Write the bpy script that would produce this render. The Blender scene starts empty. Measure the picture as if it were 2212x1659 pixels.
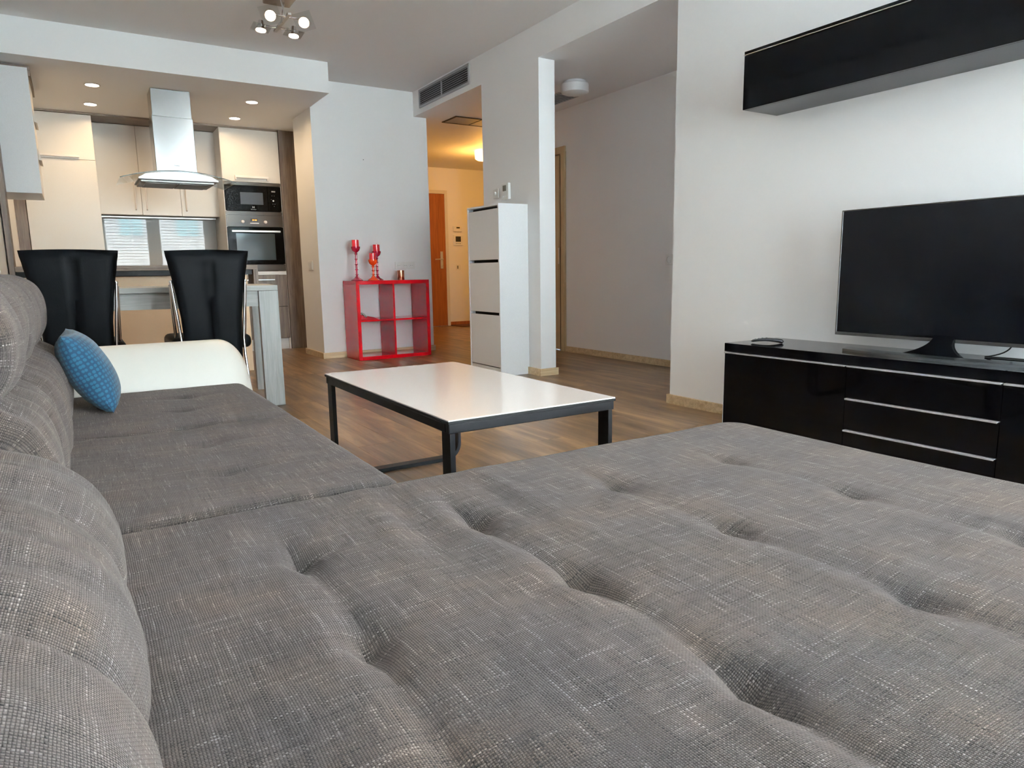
import bpy, bmesh, math, random
from mathutils import Vector, Matrix, noise
random.seed(7)
sc = bpy.context.scene
COL = sc.collection
PI = math.pi

# ------------------------------------------------------------------ camera
CAM_F, CAM_H, YAW, PITCH, ROLL = 1486.13, 0.8613, 32.0034, 9.3079, -0.9015
cam_d = bpy.data.cameras.new('camera'); cam = bpy.data.objects.new('camera', cam_d); COL.objects.link(cam)
cam_d.sensor_width = 36.0; cam_d.lens = CAM_F / 2212 * 36.0; cam_d.clip_start = 0.01; cam_d.clip_end = 200
y_, p_, r_ = (math.radians(a) for a in (YAW, PITCH, ROLL))
fw = Vector((math.sin(y_)*math.cos(p_), math.cos(y_)*math.cos(p_), -math.sin(p_)))
rt = Vector((math.cos(y_), -math.sin(y_), 0)); up = rt.cross(fw)
r2 = math.cos(r_)*rt + math.sin(r_)*up; u2 = -math.sin(r_)*rt + math.cos(r_)*up
M = Matrix((r2, u2, -fw)).transposed().to_4x4(); M.translation = (0, 0, CAM_H)
cam.matrix_world = M
sc.camera = cam

# ------------------------------------------------------------------ world, sun, window portals, exposure
W = bpy.data.worlds.new('world'); sc.world = W; W.use_nodes = True
bg = W.node_tree.nodes['Background']; bg.inputs[0].default_value = (0.86, 0.93, 1.0, 1); bg.inputs[1].default_value = 125.0
sun_d = bpy.data.lights.new('sun', 'SUN'); sun_d.energy = 60.0; sun_d.angle = 0.02; sun_d.color = (1.0, 0.96, 0.9)
sun = bpy.data.objects.new('sun', sun_d); COL.objects.link(sun); sun.rotation_euler = (math.radians(-48), 0, math.radians(14))
WIN = [(0.70, 1.75), (1.93, 3.10)]           # the two windows of the wall behind the camera
WZ0, WZ1, WY = 0.10, 2.45, -2.40
for a, b in WIN:
    ld = bpy.data.lights.new('window_portal', 'AREA'); ld.shape = 'RECTANGLE'; ld.size = b-a; ld.size_y = WZ1-WZ0
    ld.cycles.is_portal = True
    lo = bpy.data.objects.new('window_portal', ld); COL.objects.link(lo)
    lo.location = ((a+b)/2, WY-0.26, (WZ0+WZ1)/2); lo.rotation_euler = (math.radians(90), 0, 0)
sc.view_settings.view_transform = 'Standard'; sc.view_settings.look = 'None'
sc.view_settings.exposure = 0.68; sc.view_settings.gamma = 1.0; sc.view_settings.use_curve_mapping = False

# ------------------------------------------------------------------ materials
def lin(c):
    return tuple(((v/255)/12.92 if v/255 <= 0.04045 else ((v/255+0.055)/1.055)**2.4) for v in c)
class NT:
    def __init__(s, name):
        s.m = bpy.data.materials.new(name); s.m.use_nodes = True; s.t = s.m.node_tree; s.n = s.t.nodes
        s.b = s.n['Principled BSDF']
    def new(s, kind, **kw):
        x = s.n.new(kind)
        for k, v in kw.items():
            if hasattr(x, k): setattr(x, k, v)
            else: x.inputs[k].default_value = v
        return x
    def link(s, a, b): s.t.links.new(a, b)
    def math(s, op, a, b=None):
        x = s.n.new('ShaderNodeMath'); x.operation = op
        for i, v in enumerate((a, b)):
            if v is None: continue
            if isinstance(v, (int, float)): x.inputs[i].default_value = v
            else: s.link(v, x.inputs[i])
        return x.outputs[0]
    def mix(s, f, a, b):
        x = s.n.new('ShaderNodeMix'); x.data_type = 'RGBA'
        for sock, v in ((x.inputs[0], f), (x.inputs[6], a), (x.inputs[7], b)):
            if isinstance(v, tuple): sock.default_value = (*v, 1)
            elif isinstance(v, (int, float)): sock.default_value = v
            else: s.link(v, sock)
        return x.outputs[2]
    def ramp(s, f, stops):
        x = s.n.new('ShaderNodeValToRGB'); e = x.color_ramp.elements
        while len(e) < len(stops): e.new(0.5)
        for el, (p, c) in zip(e, stops):
            el.position = p; el.color = (*c, 1) if isinstance(c, tuple) else (c, c, c, 1)
        s.link(f, x.inputs[0]); return x.outputs[0]
    def bump(s, h, strength, dist):
        x = s.n.new('ShaderNodeBump'); x.inputs['Strength'].default_value = strength; x.inputs['Distance'].default_value = dist
        s.link(h, x.inputs['Height']); s.link(x.outputs[0], s.b.inputs['Normal'])
def plain(name, c, rough=0.5, metal=0.0, coat=0.0, spec=0.5, grain=0.0, gscale=200, ior=None, emit=None, es=0, coatrough=0.03):
    t = NT(name); t.b.inputs['Base Color'].default_value = (*c, 1)
    t.b.inputs['Roughness'].default_value = rough; t.b.inputs['Metallic'].default_value = metal
    t.b.inputs['Coat Weight'].default_value = coat; t.b.inputs['Coat Roughness'].default_value = coatrough
    t.b.inputs['Specular IOR Level'].default_value = spec
    if ior: t.b.inputs['IOR'].default_value = ior
    if emit: t.b.inputs['Emission Color'].default_value = (*emit, 1); t.b.inputs['Emission Strength'].default_value = es
    tc = t.new('ShaderNodeTexCoord'); nz = t.new('ShaderNodeTexNoise'); nz.inputs['Scale'].default_value = gscale
    t.link(tc.outputs['Object'], nz.inputs['Vector'])
    if grain: t.bump(nz.outputs[0], grain, 0.002)
    else:
        k = t.ramp(nz.outputs[0], [(0.3, tuple(v*0.97 for v in c)), (0.7, tuple(min(1, v*1.02) for v in c))])
        t.link(k, t.b.inputs['Base Color'])
    return t.m
def wood(name, dark, light, axis='X', rough=0.5, scale=1.0, bump=0.15):
    t = NT(name); tc = t.new('ShaderNodeTexCoord'); mp = t.new('ShaderNodeMapping')
    s = [22.0*scale]*3; s['XYZ'.index(axis)] = 1.6*scale; mp.inputs['Scale'].default_value = s
    t.link(tc.outputs['Object'], mp.inputs['Vector'])
    n1 = t.new('ShaderNodeTexNoise', Scale=1.5, Detail=8.0, Roughness=0.62, Distortion=0.6); t.link(mp.outputs[0], n1.inputs['Vector'])
    mp2 = t.new('ShaderNodeMapping'); s2 = [150.0*scale]*3; s2['XYZ'.index(axis)] = 5.0*scale; mp2.inputs['Scale'].default_value = s2
    t.link(tc.outputs['Object'], mp2.inputs['Vector'])
    n2 = t.new('ShaderNodeTexNoise', Scale=1.0, Detail=3.0); t.link(mp2.outputs[0], n2.inputs['Vector'])
    f = t.math('ADD', t.math('MULTIPLY', n1.outputs[0], 0.7), t.math('MULTIPLY', n2.outputs[0], 0.3))
    t.link(t.ramp(f, [(0.34, dark), (0.62, light)]), t.b.inputs['Base Color'])
    t.b.inputs['Roughness'].default_value = rough; t.bump(f, bump, 0.001); return t.m
def fabric_mat(name, c_dark, c_mid, c_light, p=0.0029):
    """plain weave: warp and weft yarns cross over and under, every yarn with its own slubby tone"""
    t = NT(name); uv = t.new('ShaderNodeUVMap'); uv.uv_map = 'UVMap'; sep = t.new('ShaderNodeSeparateXYZ'); t.link(uv.outputs[0], sep.inputs[0])
    wob = t.new('ShaderNodeTexNoise', Scale=6.0, Detail=2.0); t.link(uv.outputs[0], wob.inputs['Vector'])
    w = t.math('MULTIPLY', wob.outputs[0], 0.010)
    u = t.math('ADD', sep.outputs[0], w); v = t.math('SUBTRACT', sep.outputs[1], w)
    a, b = t.math('DIVIDE', u, p), t.math('DIVIDE', v, p*0.85)
    ia, ib = t.math('FLOOR', a), t.math('FLOOR', b); fa, fb = t.math('FRACT', a), t.math('FRACT', b)
    par = t.math('FLOORED_MODULO', t.math('ADD', ia, ib), 2.0)
    def yarn(cell, run, seed):
        c = t.new('ShaderNodeCombineXYZ'); t.link(t.math('MULTIPLY', cell, 7.31), c.inputs[0]); t.link(t.math('MULTIPLY', run, 13.0), c.inputs[1]); c.inputs[2].default_value = seed
        n = t.new('ShaderNodeTexNoise', Scale=1.0, Detail=2.5, Roughness=0.65); t.link(c.outputs[0], n.inputs['Vector']); return n.outputs[0]
    ya, yb = yarn(ia, v, 1.7), yarn(ib, u, 8.3)
    sa, sb = t.math('SINE', t.math('MULTIPLY', fa, PI)), t.math('SINE', t.math('MULTIPLY', fb, PI))
    pa = t.math('MULTIPLY', sa, t.math('POWER', sb, 0.45)); pb = t.math('MULTIPLY', sb, t.math('POWER', sa, 0.45))
    def sel(x, y): return t.math('ADD', t.math('MULTIPLY', x, t.math('SUBTRACT', 1.0, par)), t.math('MULTIPLY', y, par))
    prof, tone = sel(pa, pb), sel(ya, yb)
    col = t.ramp(tone, [(0.30, c_dark), (0.47, c_mid), (0.60, tuple(v*1.25 for v in c_mid)), (0.77, c_light)])
    big = t.new('ShaderNodeTexNoise', Scale=6.0, Detail=5.0, Roughness=0.6); t.link(uv.outputs[0], big.inputs['Vector'])
    tint = t.ramp(big.outputs[0], [(0.34, (0.76, 0.81, 0.88)), (0.50, (1.0, 1.0, 1.0)), (0.66, (1.24, 1.12, 1.0))])
    mx = t.new('ShaderNodeMix'); mx.data_type = 'RGBA'; mx.blend_type = 'MULTIPLY'; mx.inputs[0].default_value = 1
    t.link(col, mx.inputs[6]); t.link(tint, mx.inputs[7])
    sh = t.math('ADD', t.math('MULTIPLY', prof, 0.95), 0.16)  # colour darkened towards yarn edges, painting the shade between yarns
    hv = t.new('ShaderNodeHueSaturation'); t.link(mx.outputs[2], hv.inputs['Color']); t.link(sh, hv.inputs['Value'])
    t.link(hv.outputs[0], t.b.inputs['Base Color'])
    t.b.inputs['Roughness'].default_value = 0.9; t.b.inputs['Specular IOR Level'].default_value = 0.2
    t.b.inputs['Sheen Weight'].default_value = 0.17; t.b.inputs['Sheen Roughness'].default_value = 0.4
    t.b.inputs['Sheen Tint'].default_value = (1.0, 0.84, 0.76, 1)
    t.bump(t.math('ADD', prof, t.math('MULTIPLY', tone, 0.6)), 0.8, 0.0011)
    return t.m

m_wall = plain('wall_paint', (0.87, 0.87, 0.87), 0.65, spec=0.25, grain=0.05, gscale=120)
m_ceil = plain('ceiling_paint', (0.82, 0.81, 0.80), 0.8, spec=0.1, grain=0.05, gscale=120)
m_white = plain('white_lacquer', (0.78, 0.79, 0.80), 0.35)
m_front = plain('ivory_laminate', (0.73, 0.70, 0.655), 0.28)
m_leather = plain('white_leather', (0.73, 0.70, 0.635), 0.42, grain=0.15, gscale=400)
m_blackgloss = plain('black_gloss', (0.002, 0.002, 0.0025), 0.07, spec=0.16)
m_blackmatt = plain('black_metal', (0.006, 0.006, 0.007), 0.42, spec=0.22)
m_blackleather = plain('black_leather', (0.003, 0.0033, 0.004), 0.40, spec=0.035, grain=0.2, gscale=350)
m_dark = plain('dark_gap', (0.01, 0.01, 0.01), 0.9)
m_darkgrille = plain('grille_dark', (0.015, 0.017, 0.018), 0.7)
m_red = plain('red_gloss', lin((178, 4, 20)), 0.14, spec=0.45)
m_red2 = plain('cherry_glass', lin((150, 12, 40)), 0.12, coat=0.8)
m_red3 = plain('candle_red', lin((205, 40, 48)), 0.25, coat=0.5)
m_orange = plain('orange_glass', lin((215, 62, 18)), 0.12, coat=0.8)
m_chrome = plain('chrome', (0.75, 0.75, 0.76), 0.12, metal=1)
m_alu = plain('aluminium', (0.62, 0.61, 0.60), 0.32, metal=1)
m_handle = plain('satin_handle', (0.82, 0.79, 0.77), 0.35)
m_silver = plain('silver_edge', (0.42, 0.42, 0.42), 0.35, metal=0.3)
m_grillealu = plain('grille_aluminium', (0.36, 0.36, 0.37), 0.45, metal=0.4)
m_copper = plain('copper', (0.50, 0.22, 0.13), 0.18, metal=1)
m_screen = plain('screen_glass', (0.003, 0.003, 0.004), 0.2, spec=0.18)
m_bezel = plain('dark_bezel', (0.03, 0.03, 0.032), 0.3, metal=0.6)
m_tabletop = plain('white_laminate', (0.84, 0.75, 0.68), 0.16, coat=0.2)
m_glassdark = plain('oven_glass', (0.003, 0.0032, 0.0035), 0.05, spec=0.12)
m_glasswin = plain('oven_window', (0.03, 0.045, 0.048), 0.06, spec=0.8)
m_micwin = plain('microwave_window', (0.045, 0.05, 0.057), 0.12, spec=0.5)
m_splash = plain('backsplash_glass', (0.42, 0.42, 0.40), 0.015, spec=0.28)
m_counter = plain('dark_counter', (0.022, 0.021, 0.021), 0.4, spec=0.1)
m_plastic = plain('white_plastic', (0.82, 0.82, 0.80), 0.4)
m_lcd = plain('lcd_grey', (0.18, 0.18, 0.15), 0.2)
m_lcddark = plain('lcd_dark', (0.03, 0.025, 0.02), 0.2)
m_skirt = wood('skirting_oak', lin((176, 148, 112)), lin((214, 190, 152)), 'X', 0.5)
m_kbrown = wood('kitchen_oak_brown', lin((84, 70, 60)), lin((128, 112, 98)), 'Z', 0.5)
m_kbrownx = wood('kitchen_oak_brown_across', lin((92, 76, 64)), lin((138, 120, 102)), 'X', 0.5)
m_greyx = wood('grey_oak_across', lin((158, 158, 154)), lin((190, 190, 186)), 'X', 0.5, bump=0.05)
m_greyz = wood('grey_oak_upright', lin((156, 157, 154)), lin((188, 189, 186)), 'Z', 0.5, bump=0.05)
m_door = wood('orange_beech', lin((138, 72, 24)), lin((172, 96, 38)), 'Z', 0.4)
m_frame = wood('pale_oak_frame', lin((170, 146, 110)), lin((200, 176, 136)), 'Z', 0.45)
m_cable = plain('black_rubber', (0.01, 0.01, 0.01), 0.5)
m_facade = plain('facade_render', (0.36, 0.36, 0.355), 0.9)
m_teal = plain('facade_glass', (0.10, 0.18, 0.19), 0.25)
m_slat = plain('blind_slat', (0.50, 0.50, 0.50), 0.5)
m_rubber = plain('remote_black', (0.012, 0.012, 0.013), 0.35)
m_key = plain('remote_key', (0.08, 0.085, 0.09), 0.4)
m_lampw = plain('opal_glass', (0.85, 0.86, 0.86), 0.3)

def emis(name, c, s):
    m = bpy.data.materials.new(name); m.use_nodes = True; n = m.node_tree.nodes; n.clear()
    e = n.new('ShaderNodeEmission'); e.inputs[0].default_value = (*c, 1); e.inputs[1].default_value = s
    o = n.new('ShaderNodeOutputMaterial'); m.node_tree.links.new(e.outputs[0], o.inputs[0]); return m
m_bulb = emis('halogen_glow', (1.0, 0.80, 0.58), 10.0)
m_down = emis('downlight_glow', (1.0, 0.88, 0.72), 9.0)
m_hall = emis('hall_lamp_glow', (1.0, 0.62, 0.22), 5.0)
m_digit = emis('orange_display', (1.0, 0.35, 0.05), 1.4)
def glassm(name, c, rough=0.0, thin=0.12):
    m = bpy.data.materials.new(name); m.use_nodes = True; n = m.node_tree.nodes; n.clear()
    tr = n.new('ShaderNodeBsdfTransparent'); tr.inputs[0].default_value = (*c, 1)
    gl = n.new('ShaderNodeBsdfGlossy'); gl.inputs['Roughness'].default_value = rough
    fr = n.new('ShaderNodeFresnel'); fr.inputs[0].default_value = 1.45
    mx = n.new('ShaderNodeMixShader'); o = n.new('ShaderNodeOutputMaterial'); l = m.node_tree.links
    mu = n.new('ShaderNodeMath'); mu.operation = 'MULTIPLY'; mu.inputs[1].default_value = 0.45; l.new(fr.outputs[0], mu.inputs[0]); l.new(mu.outputs[0], mx.inputs[0]); l.new(tr.outputs[0], mx.inputs[1]); l.new(gl.outputs[0], mx.inputs[2]); l.new(mx.outputs[0], o.inputs[0]); return m
m_glass = glassm('clear_glass', (0.93, 0.95, 0.95))
m_pane = glassm('window_glass', (0.96, 0.98, 0.98))

def steel(name, base, rough, aniso=0.7):
    t = NT(name); t.b.inputs['Base Color'].default_value = (*base, 1); t.b.inputs['Metallic'].default_value = 1
    t.b.inputs['Roughness'].default_value = rough; t.b.inputs['Anisotropic'].default_value = 1.0; t.b.inputs['Anisotropic Rotation'].default_value = 0.25
    tg = t.new('ShaderNodeTangent'); tg.direction_type = 'RADIAL'; tg.axis = 'Z'; t.link(tg.outputs[0], t.b.inputs['Tangent'])
    tc = t.new('ShaderNodeTexCoord'); mp = t.new('ShaderNodeMapping'); mp.inputs['Scale'].default_value = (4, 4, 900); t.link(tc.outputs['Object'], mp.inputs['Vector'])
    n = t.new('ShaderNodeTexNoise', Scale=1.0, Detail=2.0); t.link(mp.outputs[0], n.inputs['Vector']); t.bump(n.outputs[0], 0.14, 0.0004)
    return t.m
m_steel = steel('brushed_steel', (0.34, 0.34, 0.34), 0.13)
m_steeld = steel('brushed_steel_dark', (0.19, 0.18, 0.17), 0.33)

m_sofa = fabric_mat('sofa_weave', (0.017, 0.0155, 0.015), (0.088, 0.0735, 0.0665), (0.39, 0.345, 0.325))

def floor_mat():
    t = NT('laminate_oak'); geo = t.new('ShaderNodeNewGeometry'); oi = t.new('ShaderNodeObjectInfo')
    off = t.new('ShaderNodeCombineXYZ'); r = t.math('MULTIPLY', oi.outputs['Random'], 37.0)
    t.link(r, off.inputs[0]); t.link(t.math('MULTIPLY', oi.outputs['Random'], 91.0), off.inputs[1])
    add = t.new('ShaderNodeVectorMath'); add.operation = 'ADD'; t.link(geo.outputs['Position'], add.inputs[0]); t.link(off.outputs[0], add.inputs[1])
    mp = t.new('ShaderNodeMapping'); mp.inputs['Scale'].default_value = (11, 1.1, 1); t.link(add.outputs[0], mp.inputs['Vector'])
    n1 = t.new('ShaderNodeTexNoise', Scale=1.0, Detail=7.0, Roughness=0.6, Distortion=0.5); t.link(mp.outputs[0], n1.inputs['Vector'])
    mp2 = t.new('ShaderNodeMapping'); mp2.inputs['Scale'].default_value = (130, 5, 1); t.link(add.outputs[0], mp2.inputs['Vector'])
    n2 = t.new('ShaderNodeTexNoise', Scale=1.0, Detail=4.0, Roughness=0.7); t.link(mp2.outputs[0], n2.inputs['Vector'])
    mp3 = t.new('ShaderNodeMapping'); mp3.inputs['Scale'].default_value = (9, 2.6, 1); t.link(add.outputs[0], mp3.inputs['Vector'])
    n3 = t.new('ShaderNodeTexNoise', Scale=1.0, Detail=2.0); t.link(mp3.outputs[0], n3.inputs['Vector'])
    f = t.math('ADD', t.math('MULTIPLY', n1.outputs[0], 0.75), t.math('MULTIPLY', n2.outputs[0], 0.25))
    c = t.ramp(f, [(0.34, lin((78, 60, 44))), (0.5, lin((126, 97, 68))), (0.64, lin((168, 134, 96)))])
    knot = t.ramp(n3.outputs[0], [(0.64, 0.0), (0.74, 0.75)])
    c = t.mix(knot, c, lin((70, 52, 42)))
    hv = t.new('ShaderNodeHueSaturation'); t.link(c, hv.inputs['Color']); t.link(t.math('ADD', t.math('MULTIPLY', oi.outputs['Random'], 0.30), 0.86), hv.inputs['Value'])
    t.link(hv.outputs[0], t.b.inputs['Base Color'])
    t.link(t.math('ADD', t.math('MULTIPLY', n2.outputs[0], 0.15), 0.24), t.b.inputs['Roughness']); t.bump(n2.outputs[0], 0.12, 0.0006)
    return t.m
m_floor = floor_mat()

def pillow_mat():
    t = NT('teal_dotted_fabric'); uv = t.new('ShaderNodeUVMap'); uv.uv_map = 'UVMap'
    vo = t.new('ShaderNodeTexVoronoi', Scale=68.0, Randomness=0.22); t.link(uv.outputs[0], vo.inputs['Vector'])
    d = t.ramp(vo.outputs['Distance'], [(0.33, 1.0), (0.41, 0.0)])
    c = t.mix(d, lin((6, 50, 76)), t.mix(t.math('MULTIPLY', vo.outputs['Color'], 0.6), lin((18, 78, 104)), lin((28, 88, 104))))
    t.link(c, t.b.inputs['Base Color']); t.b.inputs['Roughness'].default_value = 0.85
    t.b.inputs['Sheen Weight'].default_value = 0.15; t.bump(d, 0.2, 0.001); return t.m
m_pillow = pillow_mat()

# ------------------------------------------------------------------ mesh helpers
def box(bm, x0, x1, y0, y1, z0, z1, bev=0.0, seg=2, mi=0):
    vs = [bm.verts.new(p) for p in ((x0,y0,z0),(x1,y0,z0),(x1,y1,z0),(x0,y1,z0),(x0,y0,z1),(x1,y0,z1),(x1,y1,z1),(x0,y1,z1))]
    fs = [bm.faces.new([vs[i] for i in q]) for q in ((3,2,1,0),(4,5,6,7),(0,1,5,4),(1,2,6,5),(2,3,7,6),(3,0,4,7))]
    for f in fs: f.material_index = mi
    if bev > 0:
        es = {e for f in fs for e in f.edges}
        bmesh.ops.bevel(bm, geom=list(es), offset=bev, segments=seg, affect='EDGES', profile=0.5)
    return bm
def B(*boxes, bev=0.0, seg=2):
    bm = bmesh.new()
    for b in boxes: box(bm, *b, bev=bev, seg=seg)
    return bm
def lathe(bm, prof, c=(0,0,0), n=28, axis='Z'):
    rings = []
    for r, h in prof:
        if r <= 1e-6: ring = [bm.verts.new((0,0,h))]
        else: ring = [bm.verts.new((r*math.cos(2*PI*i/n), r*math.sin(2*PI*i/n), h)) for i in range(n)]
        rings.append(ring)
    for a, b in zip(rings, rings[1:]):
        for i in range(n):
            j = (i+1) % n
            q = [a[i%len(a)], a[j%len(a)], b[j%len(b)], b[i%len(b)]]
            u = []
            for v in q:
                if v not in u: u.append(v)
            if len(u) >= 3: bm.faces.new(u)
    for r in (rings[0], rings[-1]):
        if len(r) > 2: bm.faces.new(r if r is rings[-1] else r[::-1])
    vs = [v for r in rings for v in r]
    Rm = Matrix.Identity(3)
    if axis == 'X': Rm = Matrix.Rotation(PI/2, 3, 'Y')
    if axis == 'Y': Rm = Matrix.Rotation(-PI/2, 3, 'X')
    if isinstance(axis, Vector): Rm = Vector((0,0,1)).rotation_difference(axis.normalized()).to_matrix()
    for v in vs: v.co = Rm @ v.co + Vector(c)
    return bm
def tube(bm, pts, r, n=10, flat=None):
    """sweep a round (or flat w x h rectangular) section along points"""
    pts = [Vector(p) for p in pts]; rings = []
    up_ = None
    for i, p in enumerate(pts):
        d = ((pts[min(i+1, len(pts)-1)] - pts[max(i-1, 0)])).normalized()
        if up_ is None:
            up_ = Vector((0,1,0)) if abs(d.y) < 0.9 else Vector((1,0,0))
            if flat: up_ = Vector(flat[2])
        s = d.cross(up_).normalized(); u = s.cross(d).normalized(); up_ = u
        if flat:
            w, h = flat[0]/2, flat[1]/2
            ring = [bm.verts.new(p + s*a*w + u*b*h) for a, b in ((-1,-1),(1,-1),(1,1),(-1,1))]
        else: ring = [bm.verts.new(p + (s*math.cos(2*PI*k/n) + u*math.sin(2*PI*k/n))*r) for k in range(n)]
        rings.append(ring)
    k_ = len(rings[0])
    for a, b in zip(rings, rings[1:]):
        for k in range(k_): bm.faces.new((a[k], a[(k+1)%k_], b[(k+1)%k_], b[k]))
    bm.faces.new(rings[0][::-1]); bm.faces.new(rings[-1]); return bm
def finish(bm, name, mats, smooth=False):
    bmesh.ops.recalc_face_normals(bm, faces=bm.faces[:])
    me = bpy.data.meshes.new(name); bm.to_mesh(me); bm.free()
    for m in (mats if isinstance(mats, (list, tuple)) else [mats]): me.materials.append(m)
    if smooth:
        for p in me.polygons: p.use_smooth = True
        try: me.set_sharp_from_angle(angle=math.radians(smooth if smooth is not True else 40))
        except Exception: pass
    return me
def root_loc(p):
    l = Vector((0,0,0))
    while p is not None: l += p.location; p = p.parent
    return l
def obj(name, bm, mats, parent=None, smooth=False, world=True, label=None, kind=None):
    if world and parent is not None:
        off = root_loc(parent)
        for v in bm.verts: v.co -= off
    o = bpy.data.objects.new(name, finish(bm, name, mats, smooth)); COL.objects.link(o)
    if parent is not None: o.parent = parent
    if label: o['label'] = label
    if kind: o['kind'] = kind
    return o
def center(o):
    """move the origin of a top-level mesh to its base centre"""
    vs = o.data.vertices; xs = [v.co.x for v in vs]; ys = [v.co.y for v in vs]; zs = [v.co.z for v in vs]
    c = Vector(((min(xs)+max(xs))/2, (min(ys)+max(ys))/2, min(zs)))
    o.data.transform(Matrix.Translation(-c)); o.location = c; return o
def tag(o, label, cat, group=None):
    o['label'] = label; o['category'] = cat
    if group: o['group'] = group
    return o
def thing(name, label, cat, loc=(0,0,0), rotz=0, group=None):
    o = bpy.data.objects.new(name, None); COL.objects.link(o); o.empty_display_size = 0.1
    o.location = loc; o.rotation_euler = (0,0,rotz); return tag(o, label, cat, group)
def struct(name, bm, mats, parent=None, smooth=False):
    o = obj(name, bm, mats, parent, smooth)
    if parent is None: o['kind'] = 'structure'
    return o
def light(name, kind, loc, energy, color, parent=None, size=0.05, rot=(0,0,0), spread=None, spot=None):
    d = bpy.data.lights.new(name, kind); d.energy = energy; d.color = color
    if kind == 'AREA': d.shape = 'DISK'; d.size = size
    if kind in ('POINT', 'SPOT'): d.shadow_soft_size = size
    if kind == 'SPOT': d.spot_size = spot or math.radians(110); d.spot_blend = 0.6
    if spread and kind == 'AREA': d.spread = spread
    o = bpy.data.objects.new(name, d); COL.objects.link(o)
    o.location = Vector(loc) - (root_loc(parent) if parent else Vector()); o.rotation_euler = rot
    if parent: o.parent = parent
    return o
WARM = (1.0, 0.70, 0.38)

# ------------------------------------------------------------------ room shell
XL, XT, XF = -0.42, 3.196, 4.405            # left wall, television wall, far corridor wall
HC, HS, HL = 2.732, 2.470, 2.486
YC, YB, YH = 6.994, 8.92, 10.10
XC = 2.102
struct('wall_left', B((XL-0.15, XL, WY-0.25, YB, 0, HC+0.1)), m_wall)
struct('wall_kitchen', B((XL-0.15, 2.4, YB, YB+0.15, 0, HC+0.1)), m_wall)
struct('wall_centre', B((XC, 3.344, YC, 7.63, 0, HL), (2.30, 3.344, 7.63, YH, 0, HL), (XC, XT, YC, 7.63, HL, HC+0.1), (2.30, XT, 7.63, YH, HL, HC+0.1)), m_wall)
struct('wall_pillar', B((XT, 3.348, 4.656, 5.546, 0, HL)), m_wall)
struct('wall_television', B((XT, 3.35, WY, 3.184, 0, HL)), m_wall)
struct('wall_corridor', B((XF, XF+0.15, 2.0, 5.93, 0, HL+0.02), (XF, XF+0.15, 6.86, 7.3, 0, HL+0.02), (XF, XF+0.15, 5.93, 6.86, 2.07, HL+0.02)), m_wall)
struct('wall_corridor_end', B((3.35, 3.75, 1.9, 2.02, 0, HL), (4.15, XF, 1.9, 2.02, 0, HL), (3.75, 4.15, 1.9, 2.02, 0, 1.3), (3.75, 4.15, 1.9, 2.02, 2.0, HL)), m_wall)
w3 = bpy.data.objects.new('window_3', None); COL.objects.link(w3); w3['kind'] = 'structure'; w3.location = (3.95, 1.95, 1.3)  # unseen window, added to brighten the far corridor wall
obj('window_frame', B((3.75, 3.79, 1.93, 1.97, 1.3, 2.0), (4.11, 4.15, 1.93, 1.97, 1.3, 2.0), (3.79, 4.11, 1.93, 1.97, 1.3, 1.34), (3.79, 4.11, 1.93, 1.97, 1.96, 2.0)), m_white, w3)
obj('pane', B((3.79, 4.11, 1.945, 1.955, 1.34, 1.96)), glassm('added_window_glass', (0.90, 0.92, 0.93)), w3)
ld = bpy.data.lights.new('window_portal', 'AREA'); ld.shape = 'RECTANGLE'; ld.size = 0.4; ld.size_y = 0.7; ld.cycles.is_portal = True  # portal sampling daylight through the added window
lo = bpy.data.objects.new('window_portal', ld); COL.objects.link(lo); lo.location = (3.95, 1.88, 1.65); lo.rotation_euler = (math.radians(90), 0, 0)
struct('wall_hall', B((3.3, 6.8, YH, YH+0.12, 0, HL+0.02), (6.5, 6.62, 7.3, YH, 0, HL+0.02), (XF+0.15, 6.6, 7.18, 7.3, 0, HL+0.02)), m_wall)
struct('ceiling', B((XL-0.2, XT+0.02, WY-0.3, YB+0.1, HC, HC+0.12)), m_ceil)
struct('ceiling_corridor', B((XT, 6.8, WY-0.2, YH+0.2, HL, HC+0.1)), m_wall)
# kitchen soffit, flush with the side of the centre wall
struct('trim_1', B((XL-0.01, 2.106, 6.398, YC, HS, HC+0.02), (XL-0.01, XC, YC, YB+0.01, HS, HC+0.02), (XC, 2.30, 7.63, YB+0.01, HS, HC+0.02)), m_wall)
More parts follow.
